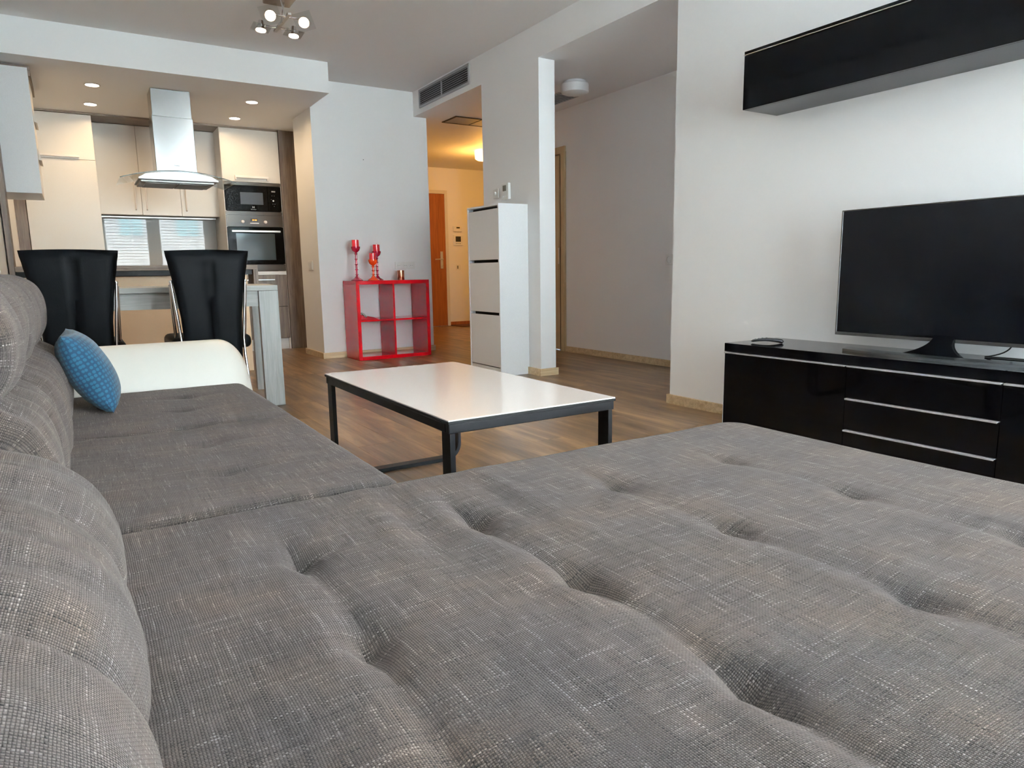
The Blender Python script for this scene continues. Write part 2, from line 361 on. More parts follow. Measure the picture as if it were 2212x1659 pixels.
# window wall behind the camera
ww = bmesh.new(); xs = [XL-0.15, WIN[0][0], WIN[0][1], WIN[1][0], WIN[1][1], XT+0.15]
for i in (0, 2, 4): box(ww, xs[i], xs[i+1], WY-0.22, WY, 0, HC+0.1)
for a, b in WIN: box(ww, a, b, WY-0.22, WY, 0, WZ0); box(ww, a, b, WY-0.22, WY, WZ1, HC+0.1)
struct('wall_window', ww, m_wall)
for i, (a, b) in enumerate(WIN):
    w = bpy.data.objects.new('window_%d' % (i+1), None); COL.objects.link(w); w['kind'] = 'structure'; w.location = ((a+b)/2, WY-0.1, WZ0)
    f = 0.06; y0, y1 = WY-0.13, WY-0.07
    obj('window_frame', B((a, a+f, y0, y1, WZ0, WZ1), (b-f, b, y0, y1, WZ0, WZ1), (a+f, b-f, y0, y1, WZ0, WZ0+f), (a+f, b-f, y0, y1, WZ1-f, WZ1), bev=0.003), m_white, w)
    obj('pane', B((a+f, b-f, WY-0.105, WY-0.095, WZ0+f, WZ1-f)), m_pane, w)
    obj('window_sill', B((a-0.03, b+0.03, WY-0.02, WY+0.04, WZ0-0.03, WZ0), bev=0.004), m_white, w)
    # outside venetian blind, slats open
    sb = bmesh.new(); box(sb, -(b-a)/2+0.01, (b-a)/2-0.01, -0.036, 0.036, -0.0015, 0.0015)
    for v in sb.verts: v.co = Matrix.Rotation(math.radians(13), 3, 'X') @ v.co
    me = finish(sb, 'slat', m_slat)
    for k in range(31):
        o = bpy.data.objects.new('slat', me); COL.objects.link(o); o.parent = w; o.location = (0, WY-0.18-w.location.y, 0.03 + k*0.074)
    lt = bmesh.new()
    for fx in (0.2, 0.8): tube(lt, [(a+(b-a)*fx, WY-0.18, WZ0), (a+(b-a)*fx, WY-0.18, WZ1)], 0.003, 6)
    obj('ladder_cord', lt, m_slat, w)

# floor: slab plus planks, each its own piece
fl = struct('floor', B((XL-0.2, 6.8, WY-0.3, YH+0.2, -0.12, -0.008)), m_dark)
PW, PL = 0.193, 1.38
pm = bmesh.new(); c = 0.0008
lo_, hi_ = [(0,0),(1,0),(1,1),(0,1)], []
v0 = [pm.verts.new((x*PW+(1e-4 if not x else -1e-4), y*PL+(2e-4 if not y else -2e-4), -0.008)) for x, y in lo_]
v1 = [pm.verts.new((v.co.x, v.co.y, -c)) for v in v0]
v2 = [pm.verts.new((v.co.x + (c if x == 0 else -c), v.co.y + (c if y == 0 else -c), 0)) for v, (x, y) in zip(v1, lo_)]
for A_, B_ in ((v0, v1), (v1, v2)):
    for k in range(4): pm.faces.new((A_[k], A_[(k+1)%4], B_[(k+1)%4], B_[k]))
pm.faces.new(v2); plank_me = finish(pm, 'plank', m_floor)
def planks(xa, xb, ya, yb):
    nx = int(math.ceil((xb-xa)/PW))
    for i in range(nx):
        x = xa + i*PW; w_ = min(PW, xb-x); y = ya - random.random()*PL*0.8
        while y < yb:
            s, e = max(y, ya), min(y+PL, yb)
            if e-s > 0.02:
                o = bpy.data.objects.new('plank', plank_me); COL.objects.link(o); o.parent = fl
                o.location = (x, s, 0); o.scale = (w_/PW, (e-s)/PL, 1)
            y += PL
planks(XL, XF, 0.55, YC+0.1)
planks(XL, 2.32, YC+0.1, YB)
planks(3.344, 6.1, YC+0.1, YH)
struct('trim_7', B((XL, XF, WY, 0.55, -0.008, -0.0005)), m_floor)

# skirting boards
SK = 0.06; ST = 0.016
struct('baseboard_centre', B((XC-ST, 3.344+ST, YC-ST, YC, 0, SK), (XC-ST, XC, YC, 7.63, 0, SK), bev=0.002), m_skirt)
struct('baseboard_pillar', B((XT-ST, XT, 4.656-ST, 4.828, 0, SK), (XT, 3.348+ST, 4.656-ST, 4.656, 0, SK), (XT-ST, XT, 5.36, 5.546, 0, SK), bev=0.002), m_skirt)
struct('baseboard_television', B((XT-ST, XT, 2.40, 3.184+ST, 0, SK), (XT, 3.35, 3.184, 3.184+ST, 0, SK), (XT-ST, XT, WY, 0.44, 0, SK), bev=0.002), m_skirt)
struct('baseboard_corridor', B((XF-ST, XF, 2.02, 5.93, 0, SK), bev=0.002), m_skirt)
struct('baseboard_hall', B((5.12, 6.5, YH-ST, YH, 0, SK), bev=0.002), m_door)
struct('baseboard_left', B((XL, XL+ST, 3.35, 6.44, 0, SK), bev=0.002), m_skirt)

# corridor door (only its pale frame and dark gap show beside the pillar)
d = bpy.data.objects.new('door_1', None); COL.objects.link(d); d['kind'] = 'structure'; d.location = (XF, 6.4, 0)
obj('door_frame', B((XF-0.02, XF+0.13, 5.935, 6.005, 0, 2.125), (XF-0.02, XF+0.13, 6.79, 6.86, 0, 2.125), (XF-0.02, XF+0.13, 6.005, 6.79, 2.055, 2.125), bev=0.003), m_frame, d)
obj('door_leaf', B((XF+0.012, XF+0.052, 6.062, 6.785, 0.01, 2.05), bev=0.002), m_frame, d)
obj('door_gap', B((XF+0.014, XF+0.05, 6.006, 6.060, 0.0, 2.054)), m_dark, d)  # solid dark strip standing in for shade between frame and leaf
obj('lock_plate', B((XF+0.006, XF+0.012, 6.066, 6.09, 0.93, 1.10), bev=0.002), m_alu, d)
obj('door_gap', B((XF+0.086, XF+0.12, 6.005, 6.79, 0, 2.055)), m_dark, d)
# entrance door at the end of the hall
d = bpy.data.objects.new('door_2', None); COL.objects.link(d); d['kind'] = 'structure'; d.location = (4.65, YH, 0)
obj('door_frame', B((5.085, 5.135, YH-0.03, YH, 0, 2.14), (4.16, 5.085, YH-0.03, YH, 2.085, 2.14), (4.11, 4.16, YH-0.03, YH, 0, 2.14), bev=0.003), m_front, d)
dl = obj('door_leaf', B((4.16, 5.085, YH-0.022, YH, 0.005, 2.083), bev=0.002), m_door, d)
obj('handle_plate', B((4.985, 5.03, YH-0.032, YH-0.022, 0.92, 1.19), bev=0.003), m_alu, dl)
hb = bmesh.new(); tube(hb, [(5.008, YH-0.03, 1.07), (5.008, YH-0.075, 1.07), (4.99, YH-0.08, 1.07), (4.87, YH-0.08, 1.065)], 0.009, 8); obj('handle', hb, m_alu, dl, True)
lathe_b = bmesh.new(); lathe(lathe_b, [(0.008, 0), (0.012, 0.01), (0.012, 0.02), (0, 0.022)], (5.008, YH-0.032, 0.965), 14, Vector((0,-1,0))); obj('lock_cylinder', lathe_b, m_alu, dl, True)
# doormat strip by the hall wall
tag(center(obj('doormat', B((5.13, 5.9, YH-0.42, YH-0.03, 0.0005, 0.012), bev=0.004), plain('mat_brown', lin((96, 56, 34)), 0.9, grain=0.5, gscale=300))), 'dark brown doormat on the floor below the switches beside the orange door', 'doormat')

# building across the street, seen mirrored in the backsplash
bd = thing('apartment_building', 'white apartment building beyond the windows, seen only mirrored in the backsplash', 'building', (0, -14, -6))
obj('wall', B((-16, 18, -15, -14, -6, 6.2)), m_facade, bd)
for r in range(4):
    for k in range(9):
        x = -8.55 + k*2.05; z = 2.5 + 2.9*(r-2)
        fobj = obj('window', B((x-0.05, x+0.85, -14, -13.95, z-0.05, z+1.45), bev=0.01, seg=1), m_facade, bd)
        obj('pane', B((x, x+0.38, -13.95, -13.94, z, z+1.4), (x+0.44, x+0.8, -13.95, -13.94, z, z+1.4)), m_teal, fobj)

# ------------------------------------------------------------------ air vents, switches
def vent_x(x, y0, y1, z0, z1, name, label):
    t = thing(name, label, 'vent', (x, (y0+y1)/2, z0))
    f = 0.022; ym = (y0+y1)/2+0.02
    obj('backing', B((x-0.003, x-0.001, y0+0.01, y1-0.01, z0+0.01, z1-0.01)), m_darkgrille, t)  # dark sheet in place of the shaded recess behind the slats
    obj('frame', B((x-0.014, x, y0, y1, z0, z0+f), (x-0.014, x, y0, y1, z1-f, z1), (x-0.014, x, y0, y0+f, z0+f, z1-f), (x-0.014, x, y1-f, y1, z0+f, z1-f), (x-0.014, x, ym-0.008, ym+0.008, z0+f, z1-f), bev=0.0015, seg=1), m_grillealu, t)
    n = 7; h = (z1-z0-2*f)/n
    for a, b in ((y0+f, ym-0.008), (ym+0.008, y1-f)):
        for k in range(n):
            zc = z0+f+h*(k+0.5); s = bmesh.new(); box(s, -0.006, 0.006, a, b, -0.0016, 0.0016)
            for v in s.verts: v.co = Matrix.Rotation(math.radians(-28), 3, 'Y') @ v.co + Vector((x-0.009, 0, zc))
            obj('slat', s, m_grillealu, t)
vent_x(XT, 5.745, 6.82, 2.535, 2.713, 'wall_vent', 'long grey slatted air vent in the bulkhead above the hall opening')
t = thing('ceiling_vent', 'flat grey access grille in the hall ceiling behind the bulkhead', 'vent', (3.82, 6.92, HL-0.01))
obj('frame', B((3.57, 4.20, 6.745, 6.765, HL-0.008, HL), (3.57, 4.20, 7.06, 7.08, HL-0.008, HL), (3.57, 3.59, 6.765, 7.06, HL-0.008, HL), (4.18, 4.20, 6.765, 7.06, HL-0.008, HL), (3.89, 3.90, 6.765, 7.06, HL-0.008, HL)), m_darkgrille, t)
obj('panel', B((3.59, 3.89, 6.765, 7.06, HL-0.006, HL-0.001)), plain('grille_grey', (0.30, 0.31, 0.32), 0.6), t)
obj('panel', B((3.90, 4.18, 6.765, 7.06, HL-0.006, HL-0.001)), bpy.data.materials['grille_grey'], t)
t = thing('ceiling_vent', 'small slatted ceiling vent beside the round white lamp', 'vent', (4.08, 5.65, HL-0.01))
obj('frame', B((3.96, 4.20, 5.44, 5.455, HL-0.008, HL), (3.96, 4.20, 5.845, 5.86, HL-0.008, HL), (3.96, 3.975, 5.455, 5.845, HL-0.008, HL), (4.185, 4.20, 5.455, 5.845, HL-0.008, HL)), m_grillealu, t)
obj('backing', B((3.975, 4.185, 5.455, 5.845, HL-0.002, HL-0.0005)), m_darkgrille, t)  # dark sheet in place of shade between the slats
for k in range(9):
    y = 5.475+k*0.044; obj('slat', B((3.975, 4.185, y, y+0.012, HL-0.007, HL-0.003)), m_grillealu, t)

def plate_y(y, x0, x1, z0, z1): return B((x0, x1, y-0.009, y, z0, z1), bev=0.003)
t = thing('wall_socket', 'white triple wall socket above the right end of the red shelf unit', 'socket', (3.03, YC, 0.9))
obj('plate', plate_y(YC, 2.915, 3.146, 0.902, 0.980), m_plastic, t)
for k in range(3):
    b = bmesh.new(); xc = 2.958 + k*0.073
    lathe(b, [(0.027, 0), (0.027, 0.004), (0.024, 0.005), (0.0235, 0.001), (0, 0.001)], (xc, YC-0.009, 0.941), 24, Vector((0,-1,0))); rg = obj('socket_ring', b, m_plastic, t, True)
    b = bmesh.new()
    for s in (-0.0095, 0.0095): lathe(b, [(0.0025, 0), (0.0025, 0.002), (0, 0.002)], (xc+s, YC-0.0095, 0.941), 8, Vector((0,-1,0)))
    obj('socket_hole', b, m_dark, rg)
t = thing('light_switch', 'white double rocker switch on the narrow wall beside the kitchen', 'light switch', (XC, 7.275, 0.9))
obj('plate', B((XC-0.009, XC, 7.20, 7.355, 0.90, 1.0), bev=0.003), m_plastic, t)
for y in (7.225, 7.28): obj('rocker', B((XC-0.014, XC-0.008, y, y+0.05, 0.915, 0.985), bev=0.002), m_white, t)
t = thing('wall_socket', 'white wall socket on the grey corridor wall beyond the opening', 'socket', (XF, 4.42, 0.9))
obj('plate', B((XF-0.009, XF, 4.378, 4.468, 0.895, 0.985), bev=0.003), m_plastic, t)
b = bmesh.new(); lathe(b, [(0.03, 0), (0.03, 0.004), (0.026, 0.005), (0.025, 0.001), (0, 0.001)], (XF-0.009, 4.423, 0.94), 24, Vector((-1,0,0))); obj('socket_ring', b, m_plastic, t, True)
t = thing('thermostat', 'white wall thermostat with grey display above the white shoe cabinet', 'thermostat', (XT, 5.15, 1.465))
obj('body', B((XT-0.026, XT, 5.086, 5.205, 1.465, 1.60), bev=0.004), m_plastic, t)
obj('display', B((XT-0.0275, XT-0.0255, 5.118, 5.172, 1.535, 1.582)), m_lcd, t)
for y in (5.105, 5.13, 5.16, 5.185): obj('button', B((XT-0.0285, XT-0.0255, y-0.006, y+0.006, 1.487, 1.496), bev=0.001), m_white, t)
t = thing('light_switch', 'small square rotary switch just left of the thermostat', 'light switch', (XT, 5.32, 1.49))
obj('plate', B((XT-0.012, XT, 5.275, 5.362, 1.493, 1.572), bev=0.003), m_plastic, t)
b = bmesh.new(); lathe(b, [(0.016, 0), (0.014, 0.014), (0, 0.016)], (XT-0.012, 5.318, 1.532), 18, Vector((-1,0,0))); obj('knob', b, m_white, t, True)
# hall devices
t = thing('thermostat', 'small white thermostat, upper device on the yellow-lit hall wall', 'thermostat', (5.305, YH, 1.505))
obj('body', B((5.235, 5.39, YH-0.03, YH, 1.505, 1.59), bev=0.006), m_plastic, t)
obj('display', B((5.285, 5.345, YH-0.032, YH-0.029, 1.555, 1.578)), m_lcddark, t)
t = thing('intercom', 'white intercom panel with dark square screen below the hall thermostat', 'intercom', (5.31, YH, 1.29))
obj('body', B((5.235, 5.40, YH-0.025, YH, 1.29, 1.45), bev=0.004), m_plastic, t)
obj('screen', B((5.268, 5.362, YH-0.027, YH-0.024, 1.345, 1.43)), m_lcddark, t)
for k in range(4): obj('button', B((5.272+k*0.024, 5.286+k*0.024, YH-0.028, YH-0.024, 1.312, 1.322), bev=0.001), m_lcd, t)
t = thing('light_switch', 'small switch low on the hall wall under the intercom', 'light switch', (5.31, YH, 0.90))
obj('plate', B((5.27, 5.355, YH-0.01, YH, 0.90, 0.98), bev=0.003), m_plastic, t)
obj('rocker', B((5.29, 5.31, YH-0.014, YH-0.009, 0.915, 0.965), bev=0.002), m_lcd, t)
tag(center(obj('wall_socket', B((XL, XL+0.012, 5.70, 5.80, 0.84, 0.93), bev=0.003), m_plastic)), 'white plate on the left wall behind the sofa back', 'socket')
b = bmesh.new(); lathe(b, [(0.004, 0), (0.004, 0.004), (0, 0.005)], (2.62, YC, 2.01), 8, Vector((0,-1,0)))
tag(center(obj('nail', b, m_dark)), 'tiny dark nail alone in the upper part of the centre wall', 'nail')

# ------------------------------------------------------------------ lamps
spots = [(0.286, 7.066, 'nearer recessed spotlight left of the cooker hood'), (0.286, 7.836, 'farther recessed spotlight left of the cooker hood'),
         (1.574, 7.052, 'nearer recessed spotlight right of the cooker hood'), (1.566, 7.838, 'farther recessed spotlight right of the cooker hood')]
for x, y, lb in spots:
    t = thing('downlight', lb + ', glowing warm white', 'spotlight', (x, y, HS), group='recessed spotlights in the kitchen ceiling')
    b = bmesh.new(); lathe(b, [(0.051, 0), (0.060, 0), (0.060, 0.004), (0.051, 0.006)], (x, y, HS-0.006), 28); obj('trim_ring', b, m_alu, t, True)
    b = bmesh.new(); lathe(b, [(0.0, 0), (0.051, 0.0), (0.051, 0.003), (0, 0.003)], (x, y, HS-0.007), 28); obj('lamp_glass', b, m_down, t)
    light('downlight_beam', 'AREA', (x, y, HS-0.012), 3.4, WARM, t, size=0.08, spread=math.radians(165))
t = thing('ceiling_lamp', 'round white ceiling lamp, unlit, beyond the opening right of the pillar', 'lamp', (3.865, 5.07, HL))
b = bmesh.new(); lathe(b, [(0.0, -0.105), (0.10, -0.103), (0.118, -0.095), (0.121, -0.085), (0.121, -0.03), (0.116, -0.022), (0.0, -0.022)], (3.865, 5.07, HL), 40); obj('lamp_shade', b, m_lampw, t, 30)
b = bmesh.new(); lathe(b, [(0.095, -0.022), (0.095, 0)], (3.865, 5.07, HL), 32); obj('base', b, m_white, t, True)
t = thing('hall_lamp', 'round glowing yellow ceiling lamp deep in the hall', 'lamp', (4.90, 8.42, HL))
b = bmesh.new(); lathe(b, [(0.0, -0.13), (0.12, -0.127), (0.145, -0.11), (0.152, -0.03), (0.152, -0.015), (0.0, -0.015)], (4.90, 8.42, HL), 36); obj('lamp_shade', b, m_hall, t, True)
b = bmesh.new(); lathe(b, [(0.10, -0.015), (0.10, 0)], (4.90, 8.42, HL), 28); obj('base', b, m_white, t, True)
light('hall_lamp_light', 'POINT', (4.90, 8.42, HL-0.22), 20, (1.0, 0.46, 0.09), t, size=0.1)

t = thing('ceiling_spot_lamp', 'chrome ceiling lamp with four lit halogen spots on square glass plates', 'lamp', (1.36, 5.03, HC))
obj('base', B((1.27, 1.45, 4.86, 5.16, HC-0.045, HC), bev=0.006), plain('nickel_brown', (0.32, 0.25, 0.19), 0.3, metal=0.8), t)
b = bmesh.new()
for p in ((1.33, 4.95), (1.39, 5.07)): tube(b, [(p[0], p[1], HC-0.04), (1.36, p[1], 2.545)], 0.005, 8)
obj('stem', b, m_chrome, t, True)
b = bmesh.new(); tube(b, [(1.352, 4.82, 2.535), (1.352, 5.20, 2.535)], 0.009, 10, flat=(0.022, 0.014, (0, 0, 1))); obj('arm', b, m_alu, t)
for ya in (4.88, 5.125):
    b = bmesh.new(); tube(b, [(1.24, ya, 2.535), (1.47, ya, 2.535)], 0.0055, 8); obj('arm', b, m_chrome, t, True)
for x, y, dr in ((1.245, 4.88, Vector((-0.22, -0.75, -0.62))), (1.468, 4.90, Vector((-0.25, -0.75, -0.62))), (1.240, 5.125, Vector((-0.1, -0.1, -1))), (1.462, 5.135, Vector((-0.1, -0.1, -1)))):
    dr = dr.normalized(); c0 = Vector((x, y, 2.535))
    b = bmesh.new(); lathe(b, [(0.008, -0.03), (0.018, -0.028), (0.022, -0.005), (0.034, 0.03), (0.036, 0.034), (0.031, 0.034)], c0, 20, dr); hd = obj('spot_head', b, m_chrome, t, True)
    b = bmesh.new(); lathe(b, [(0, 0.031), (0.033, 0.031), (0.033, 0.037), (0.0, 0.042)], c0, 20, dr); obj('bulb', b, m_bulb, hd, True)
    b = bmesh.new(); box(b, -0.06, 0.06, -0.06, 0.06, 0.016, 0.020)
    Rm = Vector((0,0,1)).rotation_difference(dr).to_matrix()
    for v in b.verts: v.co = Rm @ v.co + c0
    obj('glass_plate', b, m_glass, hd)
    light('spot_beam', 'SPOT', c0 + dr*0.06, 11, WARM, t, size=0.03, rot=dr.to_track_quat('-Z', 'Y').to_euler(), spot=math.radians(125))

# ------------------------------------------------------------------ kitchen
YK = 8.25
# tall unit on the left
t = thing('tall_cabinet', 'tall ivory built-in cabinet at the left end of the kitchen', 'cabinet', (-0.01, YK, 0))
obj('body', B((-0.325, 0.292, YK+0.02, YB-0.005, 0, 2.447)), m_front, t)
d1 = obj('door', B((-0.322, 0.292, YK, YK+0.019, 2.018, 2.445), bev=0.0015), m_front, t)
d2 = obj('door', B((-0.322, 0.292, YK, YK+0.019, 0.13, 2.014), bev=0.0015), m_front, t)
obj('handle', B((-0.165, 0.157, YK-0.030, YK-0.004, 2.033, 2.050), (-0.160, -0.148, YK-0.02, YK, 2.030, 2.046), (0.14, 0.152, YK-0.02, YK, 2.030, 2.046), bev=0.002), m_handle, d1)
tag(center(obj('filler_panel', B((-0.419, -0.328, YK-0.002, YB-0.005, 0, 2.447), bev=0.001), m_kbrown)), 'narrow brown wood filler board left of the tall ivory cabinet', 'panel')
tag(center(obj('filler_panel', B((2.098, 2.298, YK, YB-0.005, 0, HS-0.001), bev=0.001), m_kbrown)), 'tall brown wood panel between the oven column and the wall', 'panel')
tag(center(obj('cornice_board', B((-0.395, 2.09, YK+0.0, 8.60, 2.449, HS-0.0005)), m_kbrownx)), 'brown wood strip under the soffit above all back cabinets', 'panel')
# three wall cabinets
xs = [0.300, 0.695, 1.083, 1.474]; YU = 8.59
lbs = ['left ivory wall cabinet next to the tall cabinet', 'middle ivory wall cabinet behind the cooker hood', 'right ivory wall cabinet next to the oven column']
hx = [0.635, 0.741, 1.133]
for i in range(3):
    a, b_ = xs[i], xs[i+1]
    t = thing('wall_cabinet', lbs[i], 'cabinet', ((a+b_)/2, YU, 1.52), group='ivory wall cabinets over the backsplash')
    obj('body', B((a+0.0005, b_-0.0005, YU+0.02, YB-0.005, 1.522, 2.448)), m_kbrownx, t)
    dd = obj('door', B((a+0.0015, b_-0.0015, YU, YU+0.019, 1.524, 2.445), bev=0.0015), m_front, t)
    hb = bmesh.new(); tube(hb, [(hx[i], YU, 1.86), (hx[i], YU-0.03, 1.86), (hx[i], YU-0.03, 1.58), (hx[i], YU, 1.58)], 0.007, 8); obj('handle', hb, m_handle, dd, True)
tag(center(obj('light_rail', B((0.30, 1.462, YU+0.20, YU+0.225, 1.506, 1.521), bev=0.002), m_alu)), 'thin metal rail under the ivory wall cabinets', 'rail')
tag(center(obj('backsplash', B((0.295, 1.466, YB-0.018, YB-0.001, 0.91, 1.52), bev=0.001), m_splash)), 'glossy pale glass backsplash mirroring the windows', 'backsplash')
tag(center(obj('worktop', B((0.295, 1.466, 8.27, YB-0.02, 0.87, 0.91), bev=0.002), m_counter)), 'dark worktop running below the glass backsplash', 'worktop')
for i in range(2):
    a = 0.296+i*0.585; t = thing('base_cabinet', ['left base cabinet under the backsplash worktop', 'base cabinet under the worktop beside the oven column'][i], 'cabinet', (a+0.29, 8.3, 0))
    obj('body', B((a, a+0.584, 8.32, YB-0.005, 0.0, 0.868)), m_kbrown, t)
    dd = obj('door', B((a+0.002, a+0.582, 8.30, 8.319, 0.13, 0.866), bev=0.0015), m_kbrown, t)
    obj('handle', B((a+0.15, a+0.43, 8.275, 8.299, 0.80, 0.812), bev=0.002), m_alu, dd)
# oven column
t = thing('oven_column', 'tall oven housing with ivory top door and brown drawers', 'cabinet', (1.78, YK, 0))
x0, x1 = 1.472, 2.092
obj('side_panel', B((x0, x0+0.018, YK+0.003, YB-0.005, 0.0, 2.447)), m_front, t)
obj('side_panel', B((x1-0.018, x1, YK+0.003, YB-0.005, 0.0, 2.447)), m_front, t)
obj('body', B((x0+0.018, x1-0.018, YK+0.30, YB-0.01, 0.0, 2.447)), m_dark, t)
dd = obj('door', B((x0+0.004, x1-0.004, YK-0.002, YK+0.018, 1.885, 2.446), bev=0.0015), m_front, t)
obj('handle', B((1.60, 1.955, YK-0.03, YK-0.003, 1.925, 1.950), (1.60, 1.615, YK-0.03, YK, 1.905, 1.925), (1.94, 1.955, YK-0.03, YK, 1.905, 1.925), bev=0.002), m_handle, dd)
dw = obj('drawer', B((x0+0.004, x1-0.004, YK, YK+0.019, 0.500, 0.862), bev=0.0015), m_kbrown, t)
obj('handle', B((1.62, 1.95, YK-0.028, YK-0.001, 0.802, 0.814), bev=0.002), m_alu, dw)
obj('drawer', B((x0+0.004, x1-0.004, YK, YK+0.019, 0.130, 0.496), bev=0.0015), m_kbrown, t)
obj('plinth', B((x0+0.004, x1-0.004, YK+0.03, YK+0.046, 0.0, 0.126)), m_white, t)
obj('shelf', B((x0+0.003, x1-0.003, YK-0.004, YK+0.3, 0.864, 0.903), bev=0.001), m_white, t, label='white edge strip of the shelf')
# microwave
t = thing('microwave', 'black built-in microwave with grey window above the oven', 'microwave', (1.78, YK, 1.57))
obj('body', B((x0+0.02, x1-0.02, YK+0.012, YK+0.29, 1.570, 1.878)), m_darkgrille, t)
obj('top_trim', B((x0+0.004, x1-0.004, YK-0.004, YK+0.012, 1.848, 1.882), bev=0.002), m_steeld, t)
obj('door', B((x0+0.008, 1.935, YK-0.006, YK+0.010, 1.572, 1.846), bev=0.003), m_glassdark, t)
obj('control_panel', B((1.937, x1-0.008, YK-0.006, YK+0.010, 1.572, 1.846), bev=0.003), m_glassdark, t)
obj('window', B((1.642, 1.886, YK-0.0075, YK-0.005, 1.642, 1.774), bev=0.001), m_micwin, t)
b = bmesh.new(); lathe(b, [(0.011, 0), (0.009, 0.008), (0, 0.009)], (1.995, YK-0.006, 1.69), 18, Vector((0,-1,0))); obj('knob', b, m_chrome, t, True)
m_mark = plain('print_grey', (0.38, 0.40, 0.42), 0.5)
b = bmesh.new()
for (px, pz) in ((1.985, 1.745), (2.01, 1.745), (1.975, 1.705), (1.99, 1.655), (2.012, 1.655), (2.002, 1.63)): box(b, px-0.003, px+0.003, YK-0.0072, YK-0.0062, pz-0.0015, pz+0.0015)
obj('button', b, m_mark, t)
b = bmesh.new()
for k in range(4): box(b, 1.982+k*0.011, 1.990+k*0.011, YK-0.0072, YK-0.0062, 1.785, 1.799)
obj('display', b, m_mark, t)
def text(s, loc, size, m, parent, rot=(PI/2, 0, 0), name='lettering', ex=0.0003):
    cu = bpy.data.curves.new(name, 'FONT'); cu.body = s; cu.size = size; cu.extrude = ex; cu.align_x = 'CENTER'
    o = bpy.data.objects.new('tmp_text', cu); COL.objects.link(o)
    me = bpy.data.meshes.new_from_object(o); bpy.data.objects.remove(o)
    me.name = name; me.materials.clear(); me.materials.append(m)
    q = bpy.data.objects.new(name, me); COL.objects.link(q); q.parent = parent; q.location = Vector(loc) - root_loc(parent); q.rotation_euler = rot; return q
text('Electrolux', (1.775, YK-0.0066, 1.585), 0.014, m_mark, t)
b = bmesh.new()
for sx in (-1, 1):
    vs = [b.verts.new((1.775 + sx*p[0], YK-0.0066, 1.614 + p[1])) for p in ((0.011, 0.011), (0.011, -0.011), (0.0085, -0.011), (0.0015, -0.001), (0.0015, 0.001), (0.0085, 0.011))]; b.faces.new(vs)
obj('emblem', b, m_mark, t)
# oven
t = thing('oven', 'built-in electric oven with steel control panel and dark glass door', 'oven', (1.78, YK, 0.98))
obj('body', B((x0+0.02, x1-0.02, YK+0.012, YK+0.29, 0.91, 1.555)), m_darkgrille, t)
obj('top_trim', B((x0+0.004, x1-0.004, YK-0.004, YK+0.012, 1.528, 1.567), bev=0.002), m_steeld, t)
cp = obj('control_panel', B((x0+0.004, x1-0.004, YK-0.006, YK+0.012, 1.400, 1.526), bev=0.002), m_steeld, t)
for xk in (1.648, 1.892):
    b = bmesh.new(); lathe(b, [(0.018, 0), (0.016, 0.022), (0.013, 0.024), (0, 0.024)], (xk, YK-0.006, 1.452), 22, Vector((0,-1,0))); obj('knob', b, m_plastic, cp, True)
obj('display', B((1.733, 1.808, YK-0.0075, YK-0.005, 1.458, 1.488)), m_lcddark, cp)
b = bmesh.new()
for k in range(4): box(b, 1.752+k*0.012 + (0.004 if k > 1 else 0), 1.760+k*0.012 + (0.004 if k > 1 else 0), YK-0.0085, YK-0.0072, 1.466, 1.480)
obj('display_digits', b, m_digit, cp)
obj('label_strip', B((1.726, 1.822, YK-0.0075, YK-0.005, 1.433, 1.443)), m_plastic, cp)
dd = obj('door', B((x0+0.006, x1-0.006, YK-0.010, YK+0.012, 0.984, 1.396), bev=0.003), m_glassdark, t)
obj('window', B((1.566, 1.985, YK-0.0115, YK-0.009, 1.030, 1.325), bev=0.001), m_glasswin, dd)
obj('handle', B((1.520, 2.045, YK-0.05, YK-0.032, 1.337, 1.358), (1.53, 1.55, YK-0.034, YK-0.01, 1.340, 1.355), (2.015, 2.035, YK-0.034, YK-0.01, 1.340, 1.355), bev=0.003), m_alu, dd)
obj('bottom_trim', B((x0+0.004, x1-0.004, YK-0.004, YK+0.012, 0.906, 0.980), bev=0.002), m_steeld, t)
# wall cabinet seen end-on at the left
t = thing('wall_cabinet', 'wall cabinet on the left wall showing its pale blue-white end panel', 'cabinet', (-0.26, 6.95, 1.52))
obj('body', B((XL+0.001, -0.168, 6.662, 7.255, 1.520, 2.446)), m_white, t)
obj('end_panel', B((-0.376, -0.149, 6.648, 6.661, 1.519, 2.446), bev=0.001), m_white, t)
for z0, z1 in ((1.521, 1.786), (1.790, 2.076), (2.080, 2.445)):
    dd = obj('door', B((-0.167, -0.150, 6.662, 7.254, z0, z1), bev=0.001), m_front, t)
    if z0 < 1.6: continue
    b = bmesh.new(); vs = []
    for y in (6.85, 7.20): vs.append([b.verts.new(p) for p in ((-0.149, y, z0+0.01), (-0.129, y, z0+0.004), (-0.149, y, z0+0.10))])
    b.faces.new(vs[0]); b.faces.new(vs[1][::-1])
    for k in range(3): b.faces.new((vs[0][k], vs[0][(k+1)%3], vs[1][(k+1)%3], vs[1][k]))
    obj('handle', b, m_front, dd)
tag(center(obj('filler_panel', B((XL+0.001, -0.137, 6.70, 7.46, 2.448, HS-0.0005), (-0.137-0.012, -0.137, 6.70, 7.46, 2.40, 2.448)), m_kbrownx)), 'brown strip between the left wall cabinet and the soffit', 'panel')

